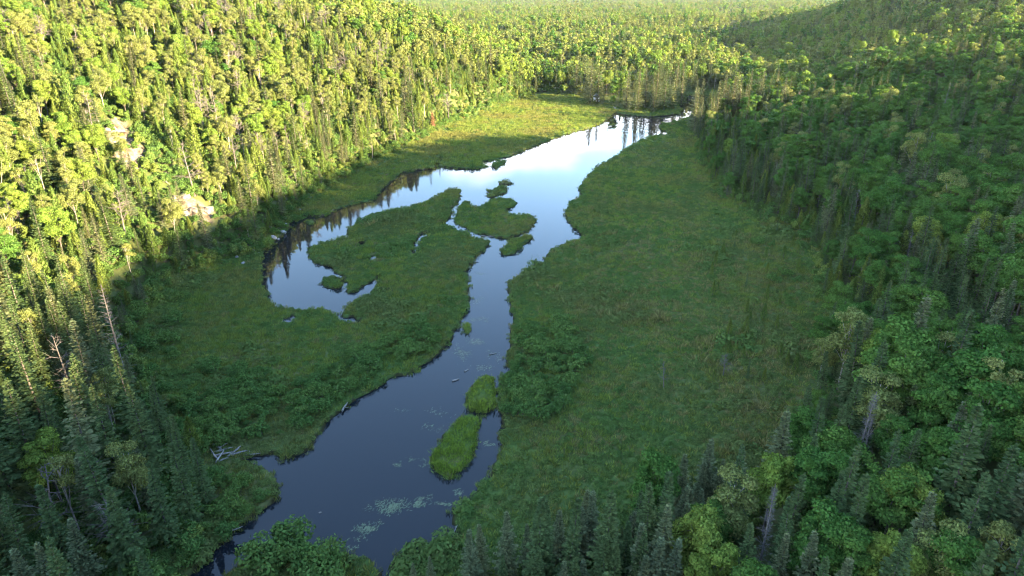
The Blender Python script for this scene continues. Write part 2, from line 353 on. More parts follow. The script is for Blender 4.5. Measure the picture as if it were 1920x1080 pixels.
GZ = np.where(WETF > .001, bank*np.maximum(GZ, .22)+(1-bank)*-.7, np.where(SDG < 4, np.maximum(GZ, .2), np.where(GYY < 900, np.maximum(GZ, .3), GZ)))
def ground_z(x, y):
    x = np.asarray(x, float); y = np.asarray(y, float)
    i = np.clip(np.searchsorted(AX, x)-1, 0, len(AX)-2); j = np.clip(np.searchsorted(AY, y)-1, 0, len(AY)-2)
    fx = (x-AX[i])/(AX[i+1]-AX[i]); fy = (y-AY[j])/(AY[j+1]-AY[j])
    return (GZ[j, i]*(1-fx)+GZ[j, i+1]*fx)*(1-fy)+(GZ[j+1, i]*(1-fx)+GZ[j+1, i+1]*fx)*fy
def wet_at(x, y):
    i = np.clip(np.searchsorted(AX, x)-1, 0, len(AX)-2); j = np.clip(np.searchsorted(AY, y)-1, 0, len(AY)-2)
    return np.maximum(WETF[j, i], WETF[j+1, i+1])
def hit(u, v, lift=0.0, lo=30, hi=1500):
    """where the sight line through a photo point meets the ground raised by lift"""
    rx, ry, rz = ray(u, v); d = np.geomspace(lo, hi, 2600)
    b = CAM_H+rz*d < ground_z(rx*d, ry*d)+lift
    k = int(np.argmax(b)); return rx*d[k], ry*d[k]
SCARS = []
for poly in ([(186, 232), (215, 212), (240, 225), (262, 268), (282, 298), (250, 318), (225, 300), (196, 262)], [(312, 372), (345, 358), (372, 372), (402, 392), (388, 408), (350, 404), (322, 395)], [(55, 90), (75, 92), (80, 150), (92, 170), (70, 165)], [(120, 180), (145, 185), (150, 196), (125, 196)]):
    SCARS.append(np.array([hit(u, v, 1.0) for u, v in poly]))
scar = np.zeros(GXX.shape)
for P in SCARS:
    bx = (GXX > P[:, 0].min()-14) & (GXX < P[:, 0].max()+14) & (GYY > P[:, 1].min()-14) & (GYY < P[:, 1].max()+14)
    k = np.where(bx); n_ = (fbm(GXX[k]/4., GYY[k]/4., 51, 3)-.5)*7
    scar[k] = np.maximum(scar[k], inside(GXX[k]+n_, GYY[k]+n_[::-1], P).astype(float))
GZ = GZ+blur(scar)*((fbm(GXX/2.2, GYY/2.2, 55, 4)-.5)*3.4)
track = np.zeros(GXX.shape)
TRK = poly_xy([(1128, 186), (1150, 181), (1168, 184), (1172, 190), (1160, 206), (1152, 207), (1140, 194)])
track[inside(GXX, GYY, TRK)] = 1.0
def sheet(name, sel, material, attrs):
    ny, nx = GXX.shape
    idx = np.arange(ny*nx).reshape(ny, nx)
    q = np.stack([idx[:-1, :-1], idx[:-1, 1:], idx[1:, 1:], idx[1:, :-1]], -1)[sel]
    used, inv = np.unique(q, return_inverse=True); g = Geo()
    g.add(np.stack([GXX.ravel()[used], GYY.ravel()[used], GZ.ravel()[used]], 1), inv.reshape(-1, 4))
    me = g.mesh(name, material); me.polygons.foreach_set('use_smooth', np.ones(len(me.polygons), bool))
    for k, a in attrs.items():
        at = me.attributes.new(k, 'FLOAT', 'POINT'); at.data.foreach_set('value', a.ravel()[used].astype(np.float32))
    return tag(ob(name, me), kind='structure')
cell = SDG[:-1, :-1] < 4
sheet('marsh_ground', cell, M['marsh'], {'bed': sstep(.0, .22, WETF), 'track': blur(track)})
sheet('hillside_ground', ~cell, M['hill'], {'scar': blur(scar)})
g = Geo(); g.add([(-135, 15, 0), (170, 15, 0), (170, 470, 0), (-135, 470, 0)], [[0, 1, 2, 3]])
tag(ob('river_water', g.mesh('river_water', M['water'])), kind='structure')
# ---------------------------------------------------------------- plant patterns (trunk shape and crown shape of each kind)
def unit(n, r):
    a = r.normal(size=(n, 3)); return a/np.linalg.norm(a, axis=1, keepdims=True)
def bent(base, top, n, r, amp):
    t = np.linspace(0, 1, n)[:, None]; p = np.array(base)*(1-t)+np.array(top)*t
    w = r.normal(size=(n, 3))*amp; w[0] = 0; w[:, 2] *= .3; return p+np.cumsum(w, 0)*.5*t
def make_spruce(seed, H=15.0, R=2.3, z0=.1, gap=.5, dens=1.0, ragged=.2, twig=False, bareto=0.0):
    r = np.random.default_rng(seed); tr = Geo(); cr = Geo()
    tr.tube([(0, 0, -.6), (0, 0, H*.35), (.04, 0, H*.7), (0, 0, H)], [H*.013+.05, H*.010, H*.005, .015], 6)
    z = H*z0; C, U, Wd, L, B = [], [], [], [], []
    while z < H-.15:
        f = (z-H*z0)/(H*(1-z0)); Lm = R*(1-f)**.98+.12
        if f < .12: Lm *= .65+f*2.9
        n = int(r.integers(5, 8)); a0 = r.uniform(0, 6.28)
        for k in range(n):
            if r.random() > dens: continue
            a = a0+k*6.283/n+r.uniform(-.3, .3); Lb = Lm*r.uniform(1-ragged*1.6, 1+ragged*.6)
            dv = np.array([math.cos(a), math.sin(a), 0]); droop = -.28+.75*f+r.uniform(-.1, .1)
            bare = z < H*bareto
            if bare or twig: tr.tube([dv*.05+[0, 0, z], dv*Lb*.55+[0, 0, z+droop*Lb*.5], dv*Lb+[0, 0, z+droop*Lb*.7+.1]], [.035, .022, .008], 3)
            if bare and r.random() < .75: continue
            ns = max(1, int(Lb/.36)) if not twig else 2
            for q in range(ns):
                s = (q+.6)/ns*Lb; pz = z+droop*s+.10*s*s/max(Lb, .5)
                for sg in (-1, 1):
                    if r.random() < .08: continue
                    ln = (.42+.34*(Lb-s))*r.uniform(.7, 1.15)
                    ang = a+sg*r.uniform(.45, .95); d2 = np.array([math.cos(ang), math.sin(ang), droop*.8+r.uniform(-.18, .1)])
                    C.append(dv*s+d2*ln*.42+[0, 0, pz]); U.append(d2); Wd.append(np.cross(d2, [0, 0, 1])+r.normal(size=3)*.25)
                    L.append(ln if not twig else ln*1.2); B.append((.30+.10*r.random())*(1 if not twig else .07))
            C.append(dv*Lb+[0, 0, z+droop*Lb+.1*Lb]); U.append(dv+[0, 0, droop+.1]); Wd.append(np.array([-dv[1], dv[0], r.uniform(-.3, .3)])); L.append(.55); B.append(.22 if not twig else .04)
        for k in range(5):
            a = r.uniform(0, 6.28); d2 = np.array([math.cos(a), math.sin(a), r.uniform(-.3, .5)])
            if twig or z < H*bareto: break
            C.append(d2*Lm*.25+[0, 0, z+r.uniform(0, gap)]); U.append(d2); Wd.append(np.cross(d2, [0, 0, 1])+r.normal(size=3)*.4); L.append(Lm*.5+.25); B.append(.34)
        z += gap*(1-.45*f)*r.uniform(.85, 1.15)
    C.append([0, 0, H]); U.append([0, 0, 1.]); Wd.append([1., 0, 0]); L.append(.7); B.append(.12)
    cr.kites(np.array(C), np.array(U, float), np.array(Wd, float), np.array(L), np.array(B), np.array(B)*.15)
    return tr, cr, H, R
def make_broad(seed, H=13.0, R=3.8, lobes=16, leaves=170, size=.5, low=.38, trunk_r=.17, tall=1.0, open_=.0, limbs_vis=.02, flat=.8, span=(.24, .52)):
    r = np.random.default_rng(seed); tr = Geo(); cr = Geo()
    zc = H*(low+(1-low)*.5); rz = H*(1-low)*.5*tall
    top = np.array([r.uniform(-.5, .5), r.uniform(-.5, .5), H*.86])
    tp = bent((0, 0, -.6), top, 6, r, .12); tr.tube(tp, np.linspace(trunk_r*1.25, .03, 6), 6)
    u = unit(lobes*3, r); u = u[u[:, 2] > -.55][:lobes]
    for i, d in enumerate(u):
        f = r.uniform(.48, .86); c = np.array([d[0]*R*f, d[1]*R*f, zc+d[2]*rz*f]); lr = R*r.uniform(*span)*(1-.12*d[2])
        b = tp[min(5, 2+int(i % 3))]; tr.tube([b, (b+c)/2+[0, 0, .3], c], [trunk_r*.45, trunk_r*.28, limbs_vis], 4)
        n = int(leaves*r.uniform(.6, 1.25)*(lr/(R*.42))**1.7)
        v = unit(n, r); v[:, 2] = np.where(v[:, 2] < -.35, -v[:, 2], v[:, 2])
        rad = lr*(.62+.45*r.random(n)**.6)
        pc = c+v*rad[:, None]*np.array([1, 1, flat])
        pc += r.normal(size=(n, 3))*.10
        nrm = v+unit(n, r)*.75+[0, 0, .35]; a = np.cross(nrm, unit(n, r)); w = np.cross(nrm, a)
        s = size*r.uniform(.45, 1.6, n); cr.kites(pc, a, w, s*1.2, s*.8, s*.12)
    if open_ < .5:
        n = int(leaves*lobes*.10); v = unit(n, r); pc = v*r.random(n)[:, None]**.4*np.array([R*.5, R*.5, rz*.55])+[0, 0, zc]
        cr.kites(pc, unit(n, r), unit(n, r), size*1.2, size, .05)
    return tr, cr, H, R
def make_cedar(seed, H=9.0, R=1.6, n=1500):
    r = np.random.default_rng(seed); tr = Geo(); cr = Geo()
    tr.tube([(0, 0, -.6), (0, 0, H*.5), (0, 0, H*.95)], [.16, .09, .02], 5)
    f = r.random(n)**.85; z = H*(.04+.96*f); prof = R*np.clip((1-f)**.62, .03, 1)*(.72+.28*np.minimum(1, f*6+.35))
    a = r.uniform(0, 6.283, n); lump = 1+.22*np.sin(a*3+f*9+seed)+.12*np.sin(a*5-f*17)
    rad = prof*lump*(.62+.42*r.random(n)); d = np.stack([np.cos(a), np.sin(a), np.zeros(n)], 1)
    c = d*rad[:, None]; c[:, 2] = z
    u = d*.55+[0, 0, .75]+r.normal(size=(n, 3))*.3; w = np.cross(d, [0, 0, 1.])+r.normal(size=(n, 3))*.35
    s = r.uniform(.28, .62, n)*(950/n)**.25; cr.kites(c, u, w, s, s*.55, s*.1)
    return tr, cr, H, R
def make_bush(seed, H=2.4, R=1.5, lobes=10, leaves=95, size=.24):
    r = np.random.default_rng(seed); tr = Geo(); cr = Geo()
    for i in range(lobes):
        a = r.uniform(0, 6.28); q = R*r.uniform(.1, .85) if i else 0; c = np.array([math.cos(a)*q, math.sin(a)*q, H*r.uniform(.25, .80)]); lr = R*r.uniform(.22, .52)
        tr.tube([(0, 0, -.3), c*.6+[0, 0, -.1], c], [.05, .035, .012], 4)
        n = int(leaves*r.uniform(.8, 1.2)); v = unit(n, r); v[:, 2] = np.where(v[:, 2] < -.45, -v[:, 2], v[:, 2])
        pc = c+v*(lr*(.6+.5*r.random(n)))[:, None]; pc[:, 2] = np.maximum(pc[:, 2], .05)
        nrm = v+unit(n, r)*.8+[0, 0, .3]; aa = np.cross(nrm, unit(n, r)); s = size*r.uniform(.65, 1.4, n)
        cr.kites(pc, aa, np.cross(nrm, aa), s*1.3, s*.8, s*.12)
    return tr, cr, H, R
def make_snag(seed, H=11.0, n=26, fork=False):
    r = np.random.default_rng(seed); tr = Geo(); cr = Geo()
    tp = bent((0, 0, -.6), (r.uniform(-.7, .7), r.uniform(-.7, .7), H), 7, r, .10); tr.tube(tp, np.linspace(.20, .04, 7), 6)
    for i in range(n):
        f = r.uniform(.35, .98); b = tp[0]*(1-f)+tp[-1]*f; b = np.array([np.interp(f, np.linspace(0, 1, 7), tp[:, k]) for k in range(3)])
        a = r.uniform(0, 6.28); L = (1.25-f)*r.uniform(1.4, 3.4); d = np.array([math.cos(a), math.sin(a), r.uniform(-.1, .9)])
        m1 = b+d*L*.5+[0, 0, .1]; e = b+d*L+r.normal(size=3)*.25
        cr.tube([b, m1, e], [.055, .038, .014], 4)
        for q in range(3):
            e2 = m1+(d+r.normal(size=3)*.6)*L*.45; cr.tube([m1, e2], [.028, .010], 3)
    return tr, cr, H, 2.0
def make_clump(seed, R=.62, H=.62, n=115, size=.17):
    r = np.random.default_rng(seed); cr = Geo(); v = unit(n, r); v[:, 2] = np.abs(v[:, 2])
    pc = v*np.array([R, R, H])*(.65+.45*r.random(n))[:, None]+[0, 0, -.02]; nrm = v+unit(n, r)*.8+[0, 0, .4]; a = np.cross(nrm, unit(n, r))
    s = size*r.uniform(.6, 1.5, n); cr.kites(pc, a, np.cross(nrm, a), s*1.4, s*.7, s*.1); return cr
def make_tuft(seed, n=46, H=.75, R=.45, wd=.05):
    r = np.random.default_rng(seed); cr = Geo(); a = r.uniform(0, 6.283, n); q = R*np.sqrt(r.random(n)); d = np.stack([np.cos(a), np.sin(a), 0*a], 1)
    lean = r.uniform(.1, .55, n); u = d*lean[:, None]+r.normal(size=(n, 3))*.12+[0, 0, 1.]; h = H*r.uniform(.55, 1.15, n)
    cr.kites(d*q[:, None]+u/np.linalg.norm(u, axis=1, keepdims=True)*h[:, None]*.5, u, np.cross(u, unit(n, r)), h, wd*r.uniform(.8, 1.6, n), .01); return cr

PRO = {}                       # kind -> list of patterns: trunk mesh, crown mesh, joined mesh, height, crown radius, look
def pattern(kind, look, geo, tmat, cmat):
    tr, cr, H, R = geo
    t = tr.mesh(kind+'_trunk', tmat); c_ = cr.mesh(kind+'_crown', cmat)
    j = Geo(); j.join(tr); j.join(cr)
    n4 = [sum(len(f) for f in tr.f4), sum(len(f) for f in cr.f4)]
    full = j.mesh(kind+'_whole', [tmat, cmat], [0]*n4[0]+[1]*n4[1])
    PRO.setdefault(kind, []).append(dict(t=t, c=c_, full=full, H=H, R=R, look=look))
B_, WB, DD = M['bark'], M['birch_bark'], M['dead']
pattern('spruce', 'dark pointed spruce', make_spruce(1, 15, 2.7, .05, .62, 1.0, .26), B_, M['spruce'])
pattern('spruce', 'slender dark spruce', make_spruce(2, 15, 2.0, .04, .55, 1.0, .25), B_, M['spruce'])
pattern('spruce', 'ragged dark spruce', make_spruce(3, 16, 2.5, .10, .68, .9, .38), B_, M['spruce'])
pattern('spruce', 'bare-trunked pale spruce', make_spruce(4, 18, 2.9, .16, .62, .82, .32, bareto=.46), B_, M['spruce_pale'])
pattern('spruce', 'pale pointed spruce', make_spruce(5, 14, 2.6, .04, .6, 1.0, .26), B_, M['spruce_pale'])
for sd_, lk, mm in ((11, 'full green maple', 'maple'), (12, 'broad green maple', 'maple'), (13, 'lime green maple', 'maple_lime'), (14, 'tall green maple', 'maple')):
    pattern('maple', lk, make_broad(sd_, 13, {11: 3.2, 12: 3.8, 13: 3.3, 14: 2.8}[sd_], 34, 640, .235, .20, .15, 1.0, .0, .02, .58, (.16, .44)), B_, M[mm])
pattern('birch', 'airy pale birch', make_broad(21, 13, 2.4, 15, 460, .20, .18, .08, 1.0, .0, .02), WB, M['birch'])
pattern('birch', 'thin white-stemmed birch', make_broad(22, 13.5, 2.1, 12, 400, .20, .34, .10, 1.0, 1.0, .025), WB, M['birch'])
pattern('birch', 'round-topped aspen', make_broad(23, 12.5, 2.7, 15, 480, .20, .26, .11, 1.0, .0, .02), WB, M['birch'])
pattern('cedar', 'narrow cedar', make_cedar(31, 9, 1.35), B_, M['cedar'])
pattern('cedar', 'plump cedar', make_cedar(32, 8.5, 1.8), B_, M['cedar'])
pattern('cedar', 'tapered cedar', make_cedar(33, 10, 1.5), B_, M['cedar'])
pattern('alder', 'rounded alder bush', make_bush(41), B_, M['alder'])
pattern('alder', 'spreading alder bush', make_bush(42, 2.2, 2.0, 13, 80), B_, M['alder'])
pattern('snag', 'bare grey snag', make_snag(51), DD, DD)
pattern('snag', 'forked bleached snag', make_snag(52, 9, 34), DD, DD)
pattern('dead_spruce', 'leafless grey spruce', make_spruce(61, 14, 1.5, .1, .6, .8, .35, twig=True), DD, DD)
pattern('dead_spruce', 'half-bare grey spruce', make_spruce(62, 13, 1.4, .08, .65, .7, .4, twig=True), DD, DD)
pattern('rusty_spruce', 'rust-brown dead spruce', make_spruce(63, 7, 1.6, .1, .5), B_, M['dead_red'])
# coarser patterns for the far woods
FARP = {'spruce': [], 'maple': [], 'birch': [], 'cedar': []}
def far_pattern(kind, geo, cmat):
    tr, cr, H, R = geo; FARP[kind].append((cr.mesh('far_'+kind, cmat), H))
for s_ in (71, 72): far_pattern('spruce', make_spruce(s_, 14, 2.1, .08, 1.05, .95, .2), M['spruce' if s_ == 71 else 'spruce_pale'])
for s_ in (73, 74, 75): far_pattern('maple', make_broad(s_, 13, 3.6, 13, 46, .95, .2), M['maple_lime' if s_ != 73 else 'maple'])
for s_ in (76, 77): far_pattern('birch', make_broad(s_, 13, 2.7, 11, 40, .8, .18), M['birch'])
far_pattern('cedar', make_cedar(78, 9, 1.6, 420), M['cedar'])

# ---------------------------------------------------------------- where every tree stands
TREES = []        # kind, pattern, x, y, height, turn, hero
occupied = {}
def near_hero(x, y, r):
    i, j = int(x//6), int(y//6)
    return any((x-a)**2+(y-b)**2 < (r+q)**2 for di in (-1, 0, 1) for dj in (-1, 0, 1) for a, b, q in occupied.get((i+di, j+dj), ()))
def add_hero(kind, pat, u, v, h, clear=1.6):
    """a tree whose tip is seen at photo point (u, v)"""
    x, y = hit(u, v, h)
    occupied.setdefault((int(x//6), int(y//6)), []).append((x, y, clear))
    TREES.append((kind, pat, x, y, h, random.uniform(0, 6.28), True))
HEROES = [('spruce', 3, 122, 712, 19), ('spruce', 2, 25, 625, 16), ('spruce', 4, 132, 605, 16), ('spruce', 4, 160, 555, 15), ('dead_spruce', 1, 190, 538, 18), ('spruce', 2, 217, 655, 16), ('spruce', 0, 245, 727, 15),
 ('spruce', 1, 320, 775, 12), ('spruce', 0, 5, 715, 16), ('spruce', 1, 65, 747, 14), ('spruce', 0, 97, 760, 13), ('spruce', 2, 170, 725, 14), ('spruce', 0, 280, 870, 12), ('spruce', 1, 325, 830, 12), ('spruce', 1, 360, 822, 10),
 ('spruce', 0, 200, 910, 12), ('spruce', 1, 75, 900, 13), ('spruce', 4, 130, 975, 10), ('snag', 1, 205, 928, 10), ('spruce', 4, 20, 1030, 11), ('spruce', 4, 65, 1020, 11), ('spruce', 4, 92, 1062, 10), ('snag', 0, 105, 632, 12),
 ('birch', 1, 95, 830, 13), ('spruce', 2, 105, 480, 16), ('snag', 0, 50, 880, 11), ('spruce', 0, 110, 520, 14), 
 ('birch', 0, 1608, 560, 16), ('dead_spruce', 0, 1637, 730, 15), ('spruce', 4, 1477, 770, 13), ('spruce', 1, 1552, 750, 14), ('spruce', 1, 1580, 760, 13), ('spruce', 2, 1685, 810, 14), ('spruce', 0, 1840, 765, 17), ('spruce', 2, 1602, 830, 15),
 ('spruce', 1, 1625, 890, 14), ('spruce', 0, 1572, 885, 13), ('maple', 2, 1460, 842, 12), ('dead_spruce', 0, 1452, 915, 14), ('spruce', 1, 1497, 930, 13), ('spruce', 4, 1395, 835, 11), ('spruce', 4, 1287, 852, 10), ('birch', 2, 1380, 888, 12),
 ('birch', 2, 1795, 985, 12), ('spruce', 2, 1855, 885, 15), ('spruce', 4, 1750, 925, 13), ('spruce', 4, 1595, 1040, 10), ('spruce', 4, 1530, 1005, 11), ('spruce', 4, 1595, 925, 9), ('spruce', 4, 1475, 1005, 10), ('spruce', 0, 1410, 985, 11), ('spruce', 0, 1897, 840, 15),
 ('spruce', 4, 880, 992, 8.5), ('spruce', 4, 805, 1043, 5), ('spruce', 4, 774, 1055, 4.5), ('spruce', 0, 943, 1039, 6), ('spruce', 1, 1008, 929, 13), ('spruce', 1, 1023, 937, 12), ('spruce', 1, 1066, 945, 13), ('spruce', 0, 1141, 929, 14),
 ('spruce', 0, 1226, 913, 13), ('spruce', 1, 1259, 880, 15), ('maple', 0, 1235, 850, 12), ('spruce', 4, 1249, 950, 13), ('spruce', 0, 1135, 1006, 10), ('spruce', 1, 1161, 1013, 10), ('spruce', 0, 1198, 994, 11), ('spruce', 4, 1216, 990, 11),
 ('spruce', 4, 1239, 1010, 11), ('spruce', 0, 1007, 1031, 8), ('spruce', 4, 1053, 1049, 8), ('spruce', 0, 1080, 1051, 8), ('spruce', 1, 1178, 978, 10), ('spruce', 4, 1263, 1015, 11), ('spruce', 4, 1210, 1043, 9), ('spruce', 4, 1100, 1051, 7.5),
 ('maple', 2, 1330, 950, 12), ('maple', 2, 1350, 1010, 11), ('maple', 2, 1690, 1000, 11), ('maple', 0, 1620, 985, 11), ('maple', 1, 1530, 760, 11), ('maple', 2, 1720, 870, 11), ('maple', 1, 1700, 860, 12), ('maple', 0, 1560, 950, 12), ('maple', 0, 1820, 1000, 12),
 ('birch', 2, 1335, 195+10, 12), ('spruce', 4, 1235, 114, 24), ('spruce', 4, 1252, 120, 22), ('spruce', 4, 1200, 128, 21), ('spruce', 4, 1178, 132, 20), ('spruce', 4, 1216, 122, 22), ('spruce', 4, 1268, 140, 17), ('spruce', 4, 1245, 165, 11), ('spruce', 4, 1225, 170, 10), ('spruce', 1, 1195, 150, 16),
 ('spruce', 4, 1285, 116, 23), ('spruce', 4, 1110, 118, 22), ('spruce', 4, 1124, 124, 20), ('spruce', 1, 1095, 140, 16), ('spruce', 0, 1134, 160, 9), ('rusty_spruce', 0, 811, 212, 7), ('dead_spruce', 0, 1780, 155, 15), ('dead_spruce', 1, 1608, 115, 14), ('snag', 0, 1250, 680, 5), ('snag', 1, 1362, 662, 4.5), ('snag', 0, 1305, 180, 7), ('snag', 1, 1350, 165, 8), ('snag', 0, 1357, 166, 7)]
for h_ in HEROES: add_hero(*h_)
PT = poly_xy([(1158, 208), (1185, 214), (1225, 214), (1262, 208), (1285, 190), (1275, 170), (1180, 176)])
SHED = np.array(unp(1118, 193)); LAND = np.array(unp(1150, 188))
def species(x, y, sd, xl, xr, z):
    q = random.random()
    if y > 395+.0*x and x > -60+.2*(400-y):
        if y < 470 and 0 < x < 130: return 'spruce' if q < .68 else 'birch' if q < .8 else 'maple'
        if y > 395: return 'spruce' if q < .34 else 'maple' if q < .58 else 'birch' if q < .92 else 'cedar'
    if x < 0:
        if y < 108: return 'spruce' if q < .80 else 'maple' if q < .88 else 'birch' if q < .96 else 'cedar'
        if sd < 14: return 'cedar' if q < .50 else 'spruce' if q < .86 else 'birch'
        return 'cedar' if q < .48 else 'birch' if q < .84 else 'spruce' if q < .92 else 'maple'
    if sd < 20 and y > 105: return 'cedar' if q < .40 else 'spruce' if q < .84 else 'maple'
    if y < 112: return 'maple' if q < .36 else 'spruce' if q < .94 else 'birch'
    return 'maple' if q < .46 else 'spruce' if q < .87 else 'birch' if q < .94 else 'cedar'
def fill(x0, x1, y0, y1, sp, test, coarse=False):
    xs = np.arange(x0, x1, sp); ys = np.arange(y0, y1, sp)
    X, Y = np.meshgrid(xs, ys); X = X+RNG.uniform(-.46, .46, X.shape)*sp; Y = Y+RNG.uniform(-.46, .46, Y.shape)*sp
    X = X.ravel(); Y = Y.ravel(); ok = test(X, Y); X = X[ok]; Y = Y[ok]
    S = marsh_sd(X, Y)+(fbm(X/9., Y/9., 61, 2)-.5)*5; ok = S > 2.0; X = X[ok]; Y = Y[ok]; S = S[ok]
    for P in SCARS:
        n_ = ~inside(X, Y, P) & ~inside(X-3.5, Y, P) & ~inside(X-7, Y+2, P) & ~inside(X-11, Y+4, P); X = X[n_]; Y = Y[n_]; S = S[n_]
    Z = ground_z(X, Y); XL = np.interp(Y, XL_Y, XL_X); XR = np.interp(Y, XR_Y, XR_X)
    ST = fbm(X/26., Y/26., 91, 2)
    ptin = inside(X, Y, PT)
    for jj, (x, y, s, xl, xr, z, st_) in enumerate(zip(X, Y, S, XL, XR, Z, ST)):
        if near_hero(x, y, .9): continue
        if (x-SHED[0])**2+(y-SHED[1])**2 < 36 or (x-LAND[0])**2+(y-LAND[1])**2 < 150: continue
        if ptin[jj]: continue
        k = species(x, y, s, xl, xr, z)
        h = {'spruce': random.uniform(8, 16), 'maple': random.uniform(9.5, 14), 'birch': random.uniform(9, 14), 'cedar': random.uniform(5, 10.5)}[k]
        if s < 6: h *= random.uniform(.45, .85)
        if x < 0 and 108 < y < 400 and k in ('maple', 'birch'): h *= .9
        if y > 470: h *= .95
        if y > 1500: h *= 1.15
        n = len(PRO[k]); p = random.randrange(n)
        if k == 'spruce' and p == 3 and (y < 400 or random.random() < .6): p = 0
        if k == 'maple' and p == 2 and (random.random() < .8 or x < 0 and y < 108): p = 0
        if k == 'maple' and (x < xl or y > 395) and random.random() < .75: p = 2
        if k == 'spruce' and (x < xl and y > 108 or y > 390) and random.random() < .6: p = 4
        h *= .64+.58*st_
        if random.random() < .06: h *= 1.3
        if k == 'birch' and x > 60 and y < 380: p = 2 if random.random() < .6 else p
        TREES.append((k, p, x, y, h, random.uniform(0, 6.28), False))
for poly, n in (([(1170, 210), (1190, 213), (1225, 213), (1262, 206), (1282, 192), (1272, 178), (1230, 172), (1185, 180)], 30), ([(1070, 180), (1100, 190), (1132, 192), (1136, 180), (1110, 168), (1075, 166)], 34), ([(1290, 236), (1310, 226), (1400, 214), (1480, 214), (1470, 226), (1330, 262), (1300, 262)], 60), ([(860, 1085), (940, 1062), (1040, 1050), (1130, 1035), (1220, 1000), (1290, 955), (1340, 930), (1360, 1000), (1330, 1085), (1000, 1110)], 40)):
    P = poly_xy(poly)
    for _ in range(n*6):
        q = P.min(0)+RNG.random(2)*(P.max(0)-P.min(0))
        if n <= 0: break
        if not inside(np.array([q[0]]), np.array([q[1]]), P)[0] or near_hero(q[0], q[1], .6) or (q[0]-SHED[0])**2+(q[1]-SHED[1])**2 < 14: continue
        occupied.setdefault((int(q[0]//6), int(q[1]//6)), []).append((q[0], q[1], .5)); n -= 1
        TREES.append(('spruce', random.choice([0, 4, 4, 4, 4]), q[0], q[1], random.uniform(9, 22) if q[1] > 200 else random.uniform(4.5, 10.5), random.uniform(0, 6.28), False))
wedge = lambda X, Y: (np.abs(X) < .84*Y+45)
fill(-300, 40, 22, 470, 3.7, lambda X, Y: wedge(X, Y) & (X < np.interp(Y, XL_Y, XL_X)+14))
fill(-20, 420, 22, 470, 4.1, lambda X, Y: wedge(X, Y) & (X >= np.interp(Y, XL_Y, XL_X)+14))
fill(60, 470, -330, 420, 7.5, lambda X, Y: ~wedge(X, Y) & (X > 80))
fill(-640, 760, 470, 850, 4.8, wedge)
fill(-1250, 1250, 850, 1500, 7.5, wedge)
fill(-2700, 2700, 1500, 3400, 16, wedge)
# dead wood and saplings dotted through the woods
for _ in range(60):
    y = random.uniform(125, 380); x = np.interp(y, XL_Y, XL_X)-random.uniform(6, 95)
    if wedge(np.array([x]), np.array([y]))[0]: TREES.append(('snag', random.randrange(2), x, y, random.uniform(8, 14), random.uniform(0, 6.28), False))
for _ in range(9):
    y = random.uniform(80, 330); x = np.interp(y, XR_Y, XR_X)+random.uniform(3, 90)
    TREES.append((random.choice(['snag', 'dead_spruce']), random.randrange(2), x, y, random.uniform(9, 14), random.uniform(0, 6.28), False))
for _ in range(46):
    u, v = random.uniform(1330, 1500), random.uniform(400, 720); x, y = unp(u, v)
    TREES.append((random.choice(['cedar', 'cedar', 'spruce']), random.randrange(3), x, y, random.uniform(1.6, 4.2), random.uniform(0, 6.28), False))

# ---------------------------------------------------------------- which trees show largest in the view
KI = [t[0] for t in TREES]; TA = np.array([(t[2], t[3], t[4]) for t in TREES]); TZ = ground_z(TA[:, 0], TA[:, 1])
PU, PV, PD = project(TA[:, 0], TA[:, 1], TZ+TA[:, 2]*.55)
BW, BH = 640, 360
owner = np.full((BH, BW), -1, np.int32)
for i in np.argsort(PD):
    if PD[i] < 20 or PD[i] > 900 or not (-60 < PU[i] < 1980 and -60 < PV[i] < 1160): continue
    pr = PRO[KI[i]][TREES[i][1]]; h = TA[i, 2]; rr = pr['R']*h/pr['H']*.8
    s = FPX/PD[i]/3.0; cx, cy = PU[i]/3, PV[i]/3; a = max(rr*s, .5); b = max(h*.42*s, .5)
    x0, x1 = max(0, int(cx-a)), min(BW, int(cx+a)+1); y0, y1 = max(0, int(cy-b)), min(BH, int(cy+b)+1)
    if x0 >= x1 or y0 >= y1: continue
    yy, xx = np.ogrid[y0:y1, x0:x1]; tt = (yy-cy)/b
    wide = a*(np.clip((tt+1)*.55, .1, 1) if KI[i] in ('spruce', 'cedar', 'dead_spruce') else np.sqrt(np.clip(1-tt*tt, 0, 1)))
    sub = owner[y0:y1, x0:x1]; m_ = (sub < 0) & (np.abs(xx-cx) <= wide); sub[m_] = i
vis = np.bincount(owner[owner >= 0], minlength=len(TREES))
oy, ox = np.nonzero(owner >= 0); oi_ = owner[oy, ox]
CU = np.bincount(oi_, ox+.5, len(TREES))/np.maximum(vis, 1)/BW; CV = np.bincount(oi_, oy+.5, len(TREES))/np.maximum(vis, 1)/BH
ONES = 'zero one two three four five six seven eight nine ten eleven twelve thirteen fourteen fifteen sixteen seventeen eighteen nineteen'.split(); TENS = 'x x twenty thirty forty fifty sixty seventy eighty ninety'.split()
def word(n):
    return 'a hundred' if n >= 100 else ONES[n] if n < 20 else TENS[n//10]+('-'+ONES[n % 10] if n % 10 else '')
def zone(x, y, sd):
    if y > 390: return ('at the pool head', 'trees at the head of the pool') if y < 470 and -20 < x < 130 else ('in far forest', 'trees of the far forest')
    if x < 0 and y < 108: return 'on near left bank', 'trees of the near left bank'
    if x < np.interp(y, XL_Y, XL_X)+12: return 'on left hillside', 'trees of the left hillside'
    if sd < 0: return 'out on the marsh', 'young trees out on the marsh'
    if y < 100: return 'in near right wood', 'trees of the near right wood'
    return 'on right hillside', 'trees of the right hillside'
